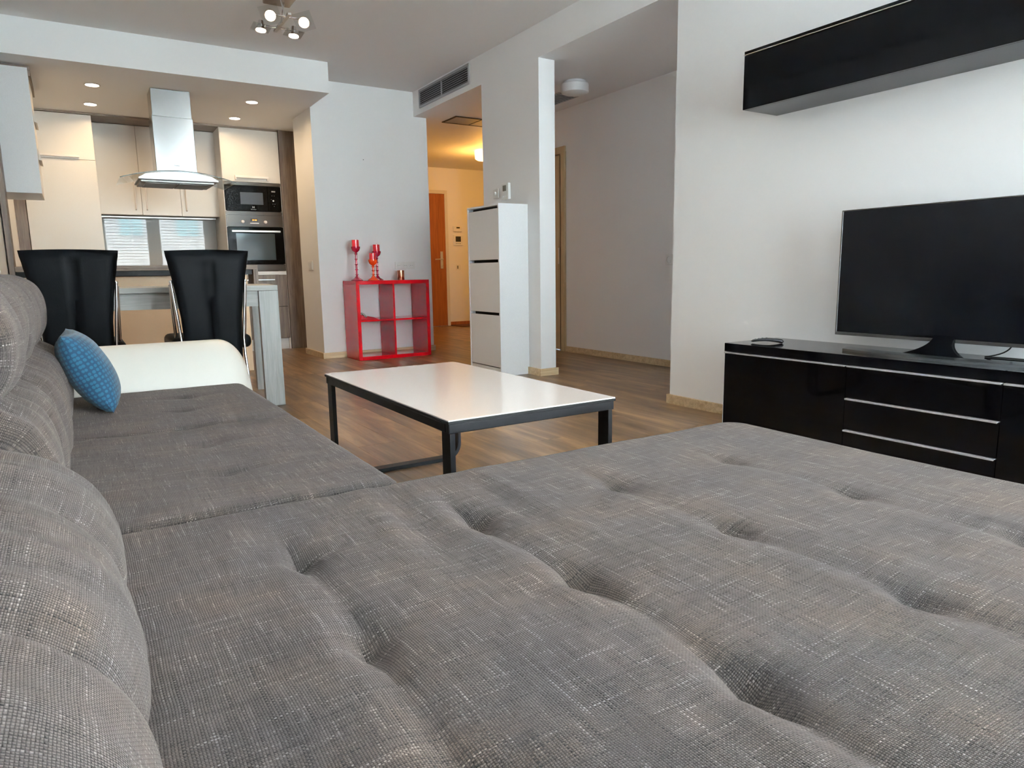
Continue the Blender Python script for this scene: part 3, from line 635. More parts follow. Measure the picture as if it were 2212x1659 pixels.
# peninsula with wooden bar frame
t = thing('peninsula', 'kitchen peninsula with ivory back panel and dark worktop', 'kitchen counter', (0.5, 6.8, 0))
obj('body', B((-0.374, 1.312, 6.580, 7.16, 0.0, 0.868)), m_white, t)
obj('back_panel', B((-0.374, 1.312, 6.560, 6.579, 0.0, 0.868), bev=0.001), plain('peach_panel', lin((246, 212, 172)), 0.4), t)
obj('worktop', B((-0.374, 1.34, 6.475, 7.20, 0.870, 0.912), bev=0.002), m_counter, t)
t = thing('bar_frame', 'brown wooden bar frame with raised top, right leg and left upright', 'bar counter', (0.5, 6.55, 0))
obj('bar_top', B((-0.375, 1.386, 6.45, 6.675, 0.914, 0.954), bev=0.001), m_kbrownx, t)
obj('leg', B((1.346, 1.386, 6.45, 6.675, 0.0, 0.9135), bev=0.001), m_kbrown, t)
obj('upright', B((-0.411, -0.376, 6.45, 6.650, 0.0, HS-0.001), bev=0.001), m_kbrown, t)

# cooker hood
t = thing('cooker_hood', 'steel island cooker hood with curved clear glass canopy', 'cooker hood', (0.867, 7.06, 1.65))
ch = bmesh.new(); box(ch, 0.700, 1.030, 6.93, 7.20, 1.70, 2.24, bev=0.004); obj('chimney', ch, m_steel, t)
obj('chimney_extension', B((0.707, 1.023, 6.938, 7.192, 2.24, HS-0.001), bev=0.003), m_steel, t)
def hoodz(x, add=0): 
    u = (x-0.861)/0.459; return 1.763 - 0.076*u*u + add
b = bmesh.new(); N = 36; rings = []
for i in range(N+1):
    x = 0.402 + 0.918*i/N; z = hoodz(x)
    rings.append([b.verts.new(p) for p in ((x, 6.76, z-0.003), (x, 6.76, z+0.003), (x, 7.36, z+0.003), (x, 7.36, z-0.003))])
for a, c_ in zip(rings, rings[1:]):
    for k in range(4): b.faces.new((a[k], a[(k+1)%4], c_[(k+1)%4], c_[k]))
b.faces.new(rings[0]); b.faces.new(rings[-1][::-1]); obj('glass_canopy', b, m_glass, t, 30)
b = bmesh.new(); rings = []
for i in range(N+1):
    x = 0.402 + 0.918*i/N; z = hoodz(x)
    rings.append([b.verts.new(p) for p in ((x, 6.757, z-0.0035), (x, 6.757, z+0.0035), (x, 6.76, z+0.0035), (x, 6.76, z-0.0035))])
for a, c_ in zip(rings, rings[1:]):
    for k in range(4): b.faces.new((a[k], a[(k+1)%4], c_[(k+1)%4], c_[k]))
obj('glass_edge', b, plain('glass_edge_green', (0.05, 0.07, 0.065), 0.2), t)
b = bmesh.new(); rings = []
xa, xb, zb = 0.545, 1.178, 1.690
for i in range(N+1):
    x = xa + (xb-xa)*i/N; z = hoodz(x, -0.005); e = min(1, min(i, N-i)/3.0); zt = zb + max(0.002, (z-zb))*(0.35+0.65*e if e < 1 else 1)
    rings.append([b.verts.new(p) for p in ((x, 6.80, zb), (x, 6.80, zt), (x, 7.32, zt), (x, 7.32, zb))])
for a, c_ in zip(rings, rings[1:]):
    for k in range(4): b.faces.new((a[k], a[(k+1)%4], c_[(k+1)%4], c_[k]))
b.faces.new(rings[0]); b.faces.new(rings[-1][::-1]); obj('hood_body', b, plain('hood_steel', (0.42, 0.42, 0.42), 0.38, metal=1), t, 25)
obj('filter_housing', B((0.56, 1.15, 6.85, 7.28, 1.670, 1.689), bev=0.004), m_steeld, t)
for a, c_ in ((0.60, 0.855), (0.865, 1.11)): obj('filter', B((a, c_, 6.88, 7.25, 1.664, 1.671), bev=0.002), plain('filter_mesh', (0.14, 0.14, 0.13), 0.4, metal=0.6), t)
text('franke', (0.868, 6.9295, 1.826), 0.018, plain('hood_print', (0.08, 0.08, 0.08), 0.5), t)

# ------------------------------------------------------------------ dining table and chairs
ang = -math.radians(7.8)
t = thing('dining_table', 'light grey oak dining table behind the black chairs', 'table', (1.118, 4.663, 0), ang)
L, D = 1.42, 0.86
obj('tabletop', B((-L, 0, 0, D, 0.763, 0.797), bev=0.002), m_greyx, t, world=False)
for a, b_ in ((-0.12, 0.0), (-L, -L+0.12)):
    for c0 in (0.0, D-0.12): obj('leg', B((a, b_, c0+0.001, c0+0.119, 0.0, 0.762), bev=0.002), m_greyz, t, world=False)
obj('apron', B((-L+0.121, -0.122, 0.03, 0.052, 0.662, 0.762), bev=0.001), m_greyx, t, world=False)
obj('apron', B((-L+0.121, -0.122, D-0.052, D-0.03, 0.662, 0.762), bev=0.001), m_greyx, t, world=False)

def chair_back_bm(y0, th, grow=0.0, seam=False):
    """hourglass panel, y thickness th, rows over z"""
    b = bmesh.new(); rows = []
    NZ, NX = 26, 16
    def half(z):
        pts = [(0.16, 0.150), (0.30, 0.148), (0.48, 0.156), (0.62, 0.162), (0.74, 0.176), (0.84, 0.192), (0.93, 0.207), (1.0, 0.219)]
        for (za, ha), (zb_, hb_) in zip(pts, pts[1:]):
            if z <= zb_: 
                f = (z-za)/(zb_-za); f = f*f*(3-2*f)*0.5 + f*0.5; return ha + (hb_-ha)*f
        return pts[-1][1]
    for side in (0, 1):
        for i in range(NZ+1):
            v = i/NZ; z = 0.18 + (1.008-0.18)*v; row = []
            for j in range(NX+1):
                u = j/NX*2-1; w_ = half(z) + grow
                # rounded rim in thickness
                dx = (1-abs(u))*w_; dz = min(1.008-z, z-0.18); dd_ = min(dx, dz); R = 0.018
                k = 1.0 if dd_ >= R else math.sqrt(max(0, 1-(1-dd_/R)**2))
                off = th/2*(0.25+0.75*k)
                if side == 0 and seam and abs(u) < 0.001 and z < 0.96: off -= 0.013
                lean = 0.0 if z < 0.45 else -(z-0.45)*0.05
                tip = -0.006*(u*u) * max(0, (z-0.9)/0.1)
                row.append(b.verts.new((u*w_, y0 + lean + (-off if side == 0 else off), z + tip)))
            rows.append(row)
    for s in (0, 1):
        o_ = s*(NZ+1)
        for i in range(NZ):
            for j in range(NX):
                q = (rows[o_+i][j], rows[o_+i][j+1], rows[o_+i+1][j+1], rows[o_+i+1][j]); b.faces.new(q if s == 0 else q[::-1])
    A_, B2 = rows[:NZ+1], rows[NZ+1:]
    for i in range(NZ):
        b.faces.new((A_[i][0], A_[i+1][0], B2[i+1][0], B2[i][0])); b.faces.new((A_[i+1][-1], A_[i][-1], B2[i][-1], B2[i+1][-1]))
    for j in range(NX):
        b.faces.new((A_[0][j+1], A_[0][j], B2[0][j], B2[0][j+1])); b.faces.new((A_[-1][j], A_[-1][j+1], B2[-1][j+1], B2[-1][j]))
    return b
def make_chair():
    t = thing('dining_chair', 'x', 'chair')
    obj('backrest', chair_back_bm(0.0, 0.05, seam=True), m_blackleather, t, 60, world=False)
    s = bmesh.new(); box(s, -0.218, 0.218, 0.03, 0.46, 0.435, 0.515, bev=0.032, seg=4)
    obj('seat', s, m_blackleather, t, True, world=False)
    for sx in (-1, 1):
        b = bmesh.new()
        tube(b, [(sx*0.196, 0.005, 0.826), (sx*0.188, 0.008, 0.72), (sx*0.176, 0.012, 0.60), (sx*0.168, 0.015, 0.50), (sx*0.168, 0.005, 0.40), (sx*0.178, -0.02, 0.20), (sx*0.19, -0.045, 0.0)], 0.0085, 10)
        lathe(b, [(0, -0.011), (0.009, -0.007), (0.011, 0), (0.009, 0.007), (0, 0.011)], (sx*0.196, 0.005, 0.832), 12)
        obj('leg', b, m_chrome, t, True, world=False)
        b = bmesh.new()
        tube(b, [(sx*0.200, 0.022, 0.815), (sx*0.196, 0.05, 0.68), (sx*0.19, 0.07, 0.55), (sx*0.185, 0.10, 0.44), (sx*0.185, 0.36, 0.43), (sx*0.188, 0.40, 0.38), (sx*0.195, 0.44, 0.0)], 0.0085, 10)
        obj('leg', b, m_chrome, t, True, world=False)
    return t
def dup(root, loc, rotz, label):
    r = root.copy(); COL.objects.link(r); r.location = loc; r.rotation_euler = (0,0,rotz); r['label'] = label
    for ch_ in list(root.children):
        c_ = ch_.copy(); COL.objects.link(c_); c_.parent = r
    return r
c1 = make_chair(); c1.location = (-0.010, 4.29, 0); c1['label'] = 'left black leather dining chair with chrome legs, behind the blue pillow'; c1['group'] = 'black chairs at the grey table'
dup(c1, (0.648, 4.29, 0), 0, 'right black leather dining chair with chrome legs, in front of the oven')

# ------------------------------------------------------------------ red shelf unit and what stands on it
t = thing('shelf_unit', 'glossy red open cube shelf unit against the centre wall', 'shelf', (2.725, 6.6, 0))
a, c_, y0, y1, h, th = 2.330, 3.120, 6.593, 6.975, 0.790, 0.036
obj('side_panel', B((a, a+th, y0, y1, 0, h-th-0.0005), bev=0.0015), m_red, t)
obj('side_panel', B((c_-th, c_, y0, y1, 0, h-th-0.0005), bev=0.0015), m_red, t)
obj('top_panel', B((a, c_, y0, y1, h-th, h), bev=0.0015), m_red, t)
obj('bottom_panel', B((a+th, c_-th, y0, y1, 0, th), bev=0.0015), m_red, t)
xm = (a+c_)/2
obj('divider', B((xm-0.009, xm+0.009, y0+0.002, y1, th, h-th), bev=0.001), m_red, t)
obj('shelf', B((a+th, xm-0.009, y0+0.002, y1, 0.386, 0.403), bev=0.001), m_red, t)
obj('shelf', B((xm+0.009, c_-th, y0+0.002, y1, 0.386, 0.403), bev=0.001), m_red, t)
def candle(x, y, ht, mg, mc, label, rings_):
    t = thing('candle_holder', label, 'candle holder', (x, y, 0.790), group='glass candle holders on the red shelf unit')
    z0 = 0.7905; stem_top = ht-0.128
    pr = [(0.0, 0), (0.058, 0.0), (0.060, 0.006), (0.050, 0.014), (0.028, 0.026), (0.014, 0.045)]
    for k in range(rings_):
        zc = 0.06 + (stem_top-0.07)*k/(rings_-1)
        pr += [(0.0095, zc-0.012), (0.010, zc-0.006), (0.020, zc), (0.010, zc+0.006)]
    pr += [(0.0085, stem_top), (0.018, stem_top+0.008), (0.036, stem_top+0.022), (0.045, stem_top+0.045), (0.045, stem_top+0.062), (0.041, stem_top+0.062), (0.038, stem_top+0.040), (0.0, stem_top+0.03)]
    b = bmesh.new(); lathe(b, pr, (x, y, z0), 28); obj('stand', b, mg, t, 50)
    b = bmesh.new(); top = ht; lathe(b, [(0.0, stem_top+0.032), (0.030, stem_top+0.032), (0.035, stem_top+0.055), (0.0345, top), (0.031, top), (0.030, top-0.03), (0, top-0.03)], (x, y, z0), 24); obj('cup', b, mc, t, 50)
candle(2.421, 6.80, 0.405, m_red2, m_red3, 'tallest red candle holder, at the left end of the red shelf unit', 5)
candle(2.655, 6.84, 0.362, m_red2, m_red3, 'dark cherry candle holder standing behind the orange one', 5)
candle(2.573, 6.74, 0.275, m_orange, m_red3, 'shortest candle holder, orange, in front of the middle one', 3)
b = bmesh.new(); lathe(b, [(0, 0), (0.036, 0), (0.037, 0.004), (0.037, 0.098), (0.034, 0.098), (0.034, 0.01), (0, 0.01)], (2.905, 6.82, 0.7905), 28)
tag(center(obj('candle_cup', b, m_copper, None, 40)), 'small copper tumbler on the red shelf unit below the triple socket', 'cup')
t = thing('folded_cloth', 'folded red cloth with a striped edge in the upper left cube', 'cloth', (2.47, 6.74, 0.4035))
b = bmesh.new(); Nn = 12; g = []
for i in range(Nn+1):
    r_w = []
    for j in range(Nn+1):
        u, v = i/Nn, j/Nn; x = 2.385+0.185*u; y = 6.66+0.17*v
        e = min(u, 1-u, v, 1-v); hgt = 0.004 + (0.050*(1-u)**1.3 + 0.006)*min(1, e*6) + 0.004*math.sin(9*u+3*v)*min(1, e*6)
        r_w.append(b.verts.new((x, y, 0.4035+hgt)))
    g.append(r_w)
for i in range(Nn):
    for j in range(Nn): b.faces.new((g[i][j], g[i+1][j], g[i+1][j+1], g[i][j+1]))
bd_ = [e for e in b.edges if e.is_boundary]; ex_ = bmesh.ops.extrude_edge_only(b, edges=bd_)
for v in ex_['geom']:
    if isinstance(v, bmesh.types.BMVert): v.co.z = 0.4038
obj('cloth', b, plain('red_cloth', lin((150, 14, 30)), 0.8), t, True)
def stripe_mat():
    t_ = NT('striped_cloth'); tc = t_.new('ShaderNodeTexCoord'); w_ = t_.new('ShaderNodeTexWave', Scale=45.0); w_.bands_direction = 'DIAGONAL'; t_.link(tc.outputs['Object'], w_.inputs['Vector'])
    t_.link(t_.ramp(w_.outputs[0], [(0.45, (0.02, 0.015, 0.015)), (0.55, (0.55, 0.52, 0.48))]), t_.b.inputs['Base Color']); t_.b.inputs['Roughness'].default_value = 0.8; return t_.m
b = bmesh.new(); tube(b, [(2.378, 6.67, 0.450), (2.40, 6.665, 0.466), (2.425, 6.66, 0.452), (2.45, 6.665, 0.430)], 0.011, 10); obj('striped_edge', b, stripe_mat(), t, True)

# ------------------------------------------------------------------ white shoe cabinet
t = thing('shoe_cabinet', 'tall narrow white shoe cabinet with three flap doors beside the pillar', 'cabinet', (3.05, 5.09, 0))
xa, xb, ya, yb, H = 2.914, XT-0.001, 4.828, 5.348, 1.400
obj('side_panel', B((xa, xb, ya, ya+0.016, 0, H), bev=0.001), m_white, t)
obj('side_panel', B((xa, xb, yb-0.016, yb, 0, H), bev=0.001), m_white, t)
obj('top_panel', B((xa, xb, ya+0.016, yb-0.016, H-0.016, H), bev=0.001), m_white, t)
obj('back_panel', B((xb-0.006, xb, ya+0.016, yb-0.016, 0, H-0.016)), m_dark, t)
obj('plinth', B((xa+0.004, xa+0.02, ya+0.016, yb-0.016, 0.0, 0.064)), m_white, t)
for z0, z1 in ((0.072, 0.502), (0.526, 0.934), (0.958, 1.362)):
    obj('flap_door', B((xa+0.002, xa+0.018, ya+0.018, yb-0.018, z0, z1), bev=0.0015), m_white, t)
    obj('inner_panel', B((xa+0.05, xa+0.055, ya+0.018, yb-0.018, z0+0.02, min(z1+0.03, 1.38))), m_dark, t)

# ------------------------------------------------------------------ television unit, television, remote, wall cabinet
t = thing('television_unit', 'long low glossy black television cabinet with silver edge handles', 'cabinet', (2.99, 1.43, 0))
ux, uy0, uy1, ut = 2.786, 0.463, 2.394, 0.483
obj('top_panel', B((ux-0.003, XT-0.001, uy0, uy1, 0.441, ut), bev=0.001), m_blackgloss, t)
obj('body', B((ux+0.02, XT-0.001, uy0+0.003, uy1-0.003, 0.02, 0.440)), m_blackgloss, t)
obj('plinth', B((ux+0.05, XT-0.03, uy0+0.03, uy1-0.03, 0.0, 0.02)), m_blackmatt, t)
def front(name, ya, yb_, z0, z1):
    f = obj(name, B((ux, ux+0.018, ya+0.0015, yb_-0.0015, z0, z1-0.006), bev=0.001), m_blackgloss, t)
    obj('handle', B((ux-0.010, ux+0.016, ya+0.004, yb_-0.004, z1-0.0055, z1-0.0005), (ux-0.011, ux-0.009, ya+0.004, yb_-0.004, z1-0.0075, z1-0.0005), bev=0.0006, seg=1), m_silver, f, label='silver edge handle')
front('door', 1.727, uy1, 0.022, 0.439)
front('door', uy0, 1.128, 0.022, 0.439)
for z0, z1 in ((0.298, 0.439), (0.158, 0.296), (0.022, 0.156)): front('drawer', 1.128, 1.727, z0, z1)
obj('end_edge', B((ux+0.0, ux+0.018, uy1-0.0008, uy1+0.001, 0.022, 0.436)), m_white, t, label='white edge at the left end')

t = thing('television', 'large black flat television on the glossy black cabinet', 'television', (3.05, 1.45, ut))
tx, ty0, ty1, tz0, tz1 = 3.0, 0.955, 1.930, 0.545, 1.111
obj('housing', B((tx+0.004, tx+0.035, ty0+0.002, ty1-0.002, tz0+0.003, tz1-0.002), bev=0.008), m_bezel, t)
obj('screen', B((tx+0.001, tx+0.006, ty0+0.008, ty1-0.008, tz0+0.016, tz1-0.006)), m_screen, t)
obj('bezel', B((tx, tx+0.012, ty0, ty1, tz0, tz0+0.013), (tx, tx+0.012, ty0, ty1, tz1-0.005, tz1), (tx, tx+0.012, ty0, ty0+0.007, tz0+0.013, tz1-0.005), (tx, tx+0.012, ty1-0.007, ty1, tz0+0.013, tz1-0.005), bev=0.001, seg=1), plain('bezel_grey', (0.13, 0.125, 0.12), 0.3, metal=0.8), t)
b = bmesh.new(); rows = []
for i in range(25):
    u = i/24*2-1; y = 1.443 + u*0.385; xc = 2.862 + 0.115*(u*u)*0.55
    rows.append([b.verts.new(p) for p in ((xc-0.020, y, ut+0.0005), (xc-0.020, y, ut+0.011), (xc+0.030, y, ut+0.017), (xc+0.030, y, ut+0.0005))])
for p, q in zip(rows, rows[1:]):
    for k in range(4): b.faces.new((p[k], p[(k+1)%4], q[(k+1)%4], q[k]))
b.faces.new(rows[0]); b.faces.new(rows[-1][::-1]); obj('stand', b, plain('stand_gunmetal', (0.26, 0.28, 0.29), 0.22, metal=0.9), t, 30)
b = bmesh.new(); rows = []
for k in range(13):
    v = k/12; z = ut+0.010 + (tz0+0.03-ut-0.010)*v; w_ = 0.040 + 0.095*(1-v)**3; x = 2.885 + (3.015-2.885)*v**0.7
    rows.append([b.verts.new((x-0.010, 1.443-w_, z)), b.verts.new((x-0.010, 1.443+w_, z)), b.verts.new((x+0.012, 1.443+w_, z)), b.verts.new((x+0.012, 1.443-w_, z))])
for p, q in zip(rows, rows[1:]):
    for k in range(4): b.faces.new((p[k], p[(k+1)%4], q[(k+1)%4], q[k]))
b.faces.new(rows[0]); b.faces.new(rows[-1][::-1]); obj('neck', b, m_blackgloss, t, 30)
b = bmesh.new()
def arc(p0, p1, p2, n=14): return [Vector(p0)*(1-s)**2 + Vector(p1)*2*s*(1-s) + Vector(p2)*s*s for s in [i/n for i in range(n+1)]]
tube(b, arc((3.03, 1.50, 0.62), (3.10, 1.52, 0.53), (3.13, 1.50, ut+0.003)), 0.0028, 8)
tube(b, arc((3.03, 1.24, 0.62), (3.09, 1.18, 0.52), (3.12, 1.34, ut+0.003)), 0.0028, 8)
tube(b, arc((3.12, 1.34, ut+0.003), (3.15, 1.10, ut+0.004), (3.10, 0.95, ut+0.003)), 0.0028, 8)
tube(b, arc((3.02, 1.05, 0.60), (3.08, 1.10, 0.52), (3.14, 1.00, ut+0.003)), 0.0028, 8)
obj('cable', b, m_cable, t, True)

# remote control, curved, resting on its two ends
t = thing('remote_control', 'black curved television remote lying on the glossy black cabinet', 'remote control', (2.93, 2.25, ut), math.radians(-52))
b = bmesh.new(); rows = []; NR = 22
for i in range(NR+1):
    u = i/NR*2-1; x = u*0.078; w_ = 0.0185*(1-0.18*abs(u)**3)*(math.sqrt(max(0.02, 1-max(0, (abs(u)-0.86)/0.14)**2)))
    zc = 0.0125 + 0.0105*(1-(u*0.95)**2); th_ = 0.0085*(1+0.25*u)*(math.sqrt(max(0.04, 1-max(0, (abs(u)-0.86)/0.14)**2)))
    rows.append([b.verts.new((x, w_*math.copysign(abs(math.cos(a_))**0.7, math.cos(a_)), zc + th_*math.copysign(abs(math.sin(a_))**0.8, math.sin(a_)))) for a_ in [2*PI*k/16 for k in range(16)]])
for p, q in zip(rows, rows[1:]):
    for k in range(16): b.faces.new((p[k], p[(k+1)%16], q[(k+1)%16], q[k]))
b.faces.new(rows[0]); b.faces.new(rows[-1][::-1])
zmin = min(v.co.z for v in b.verts)
for v in b.verts: v.co.z -= zmin - 0.0006
obj('body', b, m_rubber, t, True, world=False)
for u in (-0.72, -0.52, -0.3, -0.05):
    for wv in (-0.008, 0.0, 0.008):
        x = u*0.078; z = 0.0125 + 0.0105*(1-(u*0.95)**2) + 0.0085*(1+0.25*u) - zmin
        obj('button', B((x-0.004, x+0.004, wv-0.0026, wv+0.0026, z-0.002, z+0.0018), bev=0.0006, seg=1), m_key, t, world=False)

t = thing('wall_cabinet', 'long glossy black cabinet mounted high on the television wall', 'cabinet', (3.06, 1.55, 1.642))
sx, sy0, sy1, sz0, sz1 = 2.928, 0.656, 2.456, 1.642, 1.917
obj('body', B((sx+0.018, XT-0.001, sy0, sy1, sz0, sz1), bev=0.001), m_blackgloss, t)
for a, c_ in ((sy0, sy1),):
    f = obj('door', B((sx, sx+0.017, a, c_, sz0, 1.896), bev=0.001), m_blackgloss, t)
    obj('handle', B((sx-0.008, sx+0.017, a+0.001, c_-0.001, 1.897, 1.9012), bev=0.0006, seg=1), m_alu, f, label='silver edge handle')
obj('top_edge', B((sx-0.001, sx+0.0175, sy0, sy1, 1.902, sz1), bev=0.001), m_blackgloss, t)
obj('end_edge', B((sx+0.0, sx+0.017, sy1+0.0002, sy1+0.0015, sz0, 1.896)), m_white, t, label='white edge at the left end')

# ------------------------------------------------------------------ coffee table
t = thing('coffee_table', 'low coffee table with white top and black steel frame', 'table', (1.15, 2.26, 0))
cx0, cx1, cy0, cy1, cz = 0.846, 1.457, 1.6935, 2.835, 0.4506
obj('tabletop', B((cx0+0.001, cx1-0.001, cy0+0.001, cy1-0.001, cz-0.004, cz), bev=0.0006, seg=1), m_tabletop, t)
obj('top_edge', B((cx0, cx1, cy0, cy1, cz-0.012, cz-0.0042), bev=0.001), m_blackmatt, t)
fr = 0.028; za, zb = cz-0.041, cz-0.0125
for bb in ((cx0+0.004, cx1-0.004, cy0+0.004, cy0+fr), (cx0+0.004, cx1-0.004, cy1-fr, cy1-0.004), (cx0+0.004, cx0+fr, cy0+fr+0.0005, cy1-fr-0.0005), (cx1-fr, cx1-0.004, cy0+fr+0.0005, cy1-fr-0.0005)):
    obj('frame_rail', B((*bb, za, zb), bev=0.003), m_blackmatt, t)
def loop_path(xa, xb, z0, z1, y, R):
    pts = [(xa, y, z1)]
    for i in range(9): a_ = PI/2*i/8; pts.append((xa+R-R*math.cos(a_), y, z0+R-R*math.sin(a_)))
    for i in range(9): a_ = PI/2*i/8; pts.append((xb-R+R*math.sin(a_), y, z0+R-R*math.cos(a_)))
    pts.append((xb, y, z1)); return pts
for y in (cy0+0.034, cy1-0.034):
    b = bmesh.new(); tube(b, loop_path(cx0+0.016, cx1-0.016, 0.0085, za-0.0005, y, 0.07), 0, flat=(0.016, 0.052, (0, 1, 0)))
    obj('leg_frame', b, m_blackmatt, t, 30)
    for x in (cx0+0.05, cx1-0.05): obj('bolt_tab', B((x-0.014, x+0.014, y-0.012, y+0.012, za-0.004, za-0.0006), bev=0.001), m_blackmatt, t)

# ------------------------------------------------------------------ the sofa
def sm(x): return x*x*(3-2*x)
def cushion(x0, x1, y0, y1, ztop, zbot, R, hfn, dens=0.012, rc=0.07):
    """upholstered block: heightfield top with rolled edges and skirt, uv in metres"""
    b = bmesh.new(); uvl = b.loops.layers.uv.new('UVMap')
    hx_, hy_ = (x1-x0)/2, (y1-y0)/2; cx_, cy_ = (x0+x1)/2, (y0+y1)/2
    nx_, ny_ = max(8, int((x1-x0)/dens)), max(8, int((y1-y0)/dens))
    def param(i, n): 
        u = i/n*2-1; return u*0.90 + 0.10*math.sin(u*PI/2)
    grid, info = [], {}
    for i in range(nx_+1):
        row = []
        for j in range(ny_+1):
            lx, ly = param(i, nx_)*hx_, param(j, ny_)*hy_
            ax, ay = max(0, abs(lx)-(hx_-rc)), max(0, abs(ly)-(hy_-rc))
            if ax > 0 and ay > 0:
                m_ = max(ax, ay); l_ = math.hypot(ax, ay); ax, ay = ax/l_*m_, ay/l_*m_
                px, py = math.copysign(hx_-rc+ax, lx), math.copysign(hy_-rc+ay, ly); dist = rc-m_
            else: px, py = lx, ly; dist = min(hx_-abs(lx), hy_-abs(ly))
            X, Y = cx_+px, cy_+py
            if dist < R: dz = -R + math.sqrt(max(0, R*R-(R-dist)**2))
            else: dz = 0
            k = min(1, dist/0.10)
            v = b.verts.new((X, Y, ztop+dz+hfn(X, Y)*k)); info[v] = (X, Y); row.append(v)
        grid.append(row)
    fs = []
    for i in range(nx_):
        for j in range(ny_): fs.append(b.faces.new((grid[i][j], grid[i+1][j], grid[i+1][j+1], grid[i][j+1])))
    ring = [grid[i][0] for i in range(nx_+1)] + [grid[-1][j] for j in range(1, ny_+1)] + [grid[i][-1] for i in range(nx_-1, -1, -1)] + [grid[0][j] for j in range(ny_-1, 0, -1)]
    prev = ring; per = 0
    for lev in range(1, 6):
        z = ztop-R + (zbot-(ztop-R))*lev/5; cur = []
        for v in ring:
            nv = b.verts.new((v.co.x, v.co.y, z)); info[nv] = (info[v][0], info[v][1] + (ztop-R-z)); cur.append(nv)
        for k in range(len(ring)):
            q = (k+1) % len(ring); b.faces.new((prev[q], prev[k], cur[k], cur[q]))
        prev = cur
    b.faces.new(prev[::-1])
    for f in b.faces:
        n_side = abs(f.normal.z) < 0.3
        for l in f.loops: l[uvl].uv = info.get(l.vert, (l.vert.co.x, l.vert.co.y))
    return b
TX = [0.256, 0.575, 0.902, 1.243]; TY = [0.14, 0.44, 0.742, 1.045]
def chaise_h(x, y):
    h = 0.0
    for i, tx in enumerate(TX):                                     # creases along the length between buttons
        wav = 0.007*math.sin(9*y+i*2)*min(1, min(abs(y-ty) for ty in TY)/0.06)
        dx = x-tx-wav; amp = (0.0095, 0.0110, 0.0060, 0.0032)[i]
        near = 0.45+0.55*math.exp(-(min(abs(y-ty) for ty in TY)/0.085)**2)
        end = 1 if y < 1.12 else max(0, 1-(y-1.12)/0.16)
        h -= amp*near*end*(math.exp(-(dx/0.011)**2) + 0.75*math.exp(-(dx/0.038)**2))
        h += amp*0.55*near*end*math.exp(-((dx+0.045)/0.026)**2)      # the rolled ridge left of every crease
    for j, ty in enumerate(TY):
        near = math.exp(-(min(abs(x-tx) for tx in TX)/0.06)**2)
        seam = 1.0 if 0.24 < x < 0.60 else 0.25
        h -= (0.0010+0.0018*near)*seam*(math.exp(-((y-ty)/0.009)**2) + 0.8*math.exp(-((y-ty)/0.03)**2))
    for tx in TX:
        for ty in TY:
            dx, dy = x-tx, y-ty
            if abs(dx) < 0.2 and abs(dy) < 0.2:
                h -= 0.0115*math.exp(-(dx/0.026)**2-(dy/0.034)**2) + 0.0030*math.exp(-((dx/0.06)**2+(dy/0.07)**2))
    # soft pulled folds
    f0 = x-0.40-0.13*(y-0.95); h += 0.0060*math.exp(-(f0/0.030)**2)*sm(min(1, max(0, (y-0.75)/0.35)))
    f1 = x-0.455-0.13*(y-0.95); h -= 0.0050*math.exp(-(f1/0.026)**2)*sm(min(1, max(0, (y-0.75)/0.35)))
    f2 = x-0.70-0.05*(y-1); h += 0.0050*math.exp(-(f2/0.024)**2)*math.exp(-((y-1.12)/0.25)**2)
    f3 = x-0.66-0.05*(y-1); h -= 0.0045*math.exp(-(f3/0.024)**2)*math.exp(-((y-1.12)/0.25)**2)
    f4 = x-0.165-0.08*(y-1.1); h += 0.0045*math.exp(-(f4/0.024)**2)*math.exp(-((y-1.12)/0.14)**2) - 0.004*math.exp(-((f4-0.045)/0.024)**2)*math.exp(-((y-1.12)/0.14)**2)
    h += 0.0070*(noise.noise(Vector((x*3.4, y*2.4, 1.3)))) + 0.0022*noise.noise(Vector((x*12, y*6, 4.1)))
    return h
def seat_h(x, y):
    h = 0.0
    for ty, a_ in ((2.21, 0.008),): h -= a_*math.exp(-((y-ty-0.02*math.sin(5*x))/0.010)**2) + a_*0.7*math.exp(-((y-ty)/0.04)**2)
    for tx, ty in ((0.256, 1.65), (0.258, 1.945), (0.27, 2.51), (0.30, 2.77)):
        r = math.hypot((x-tx)*0.75, y-ty); h -= 0.011*math.exp(-(r/0.028)**2) + 0.004*math.exp(-(r/0.07)**2)
        h -= 0.004*math.exp(-((y-ty)/0.010)**2)*math.exp(-((x-tx)/0.13)**2)
    h += 0.006*noise.noise(Vector((x*4, y*3, 7.7))) + 0.003*noise.noise(Vector((x*11, y*9, 2.1)))
    return h
sofa = thing('corner_sofa', 'grey woven corner sofa with long chaise, button tufting and white leather arm', 'sofa', (0.2, 1.5, 0))
obj('chaise_cushion', cushion(-0.12, 1.605, -0.42, 1.352, 0.428, 0.16, 0.055, chaise_h, 0.0115, 0.10), m_sofa, sofa, True)
obj('seat_cushion', cushion(-0.12, 0.572, 1.336, 3.045, 0.422, 0.16, 0.050, seat_h, 0.0125, 0.06), m_sofa, sofa, True)
obj('base', B((-0.40, 1.56, -0.40, 1.33, 0.05, 0.159), (-0.40, 0.54, 1.33, 3.30, 0.05, 0.159), bev=0.008), m_leather, sofa, label='white leather base')
for x, y in ((1.48, 1.22), (1.48, -0.3), (0.45, 3.2), (-0.3, 3.2), (-0.3, -0.3), (0.45, 1.4)):
    b = bmesh.new(); lathe(b, [(0.022, 0), (0.028, 0.05)], (x, y, 0), 16); obj('leg', b, m_blackmatt, sofa, True)

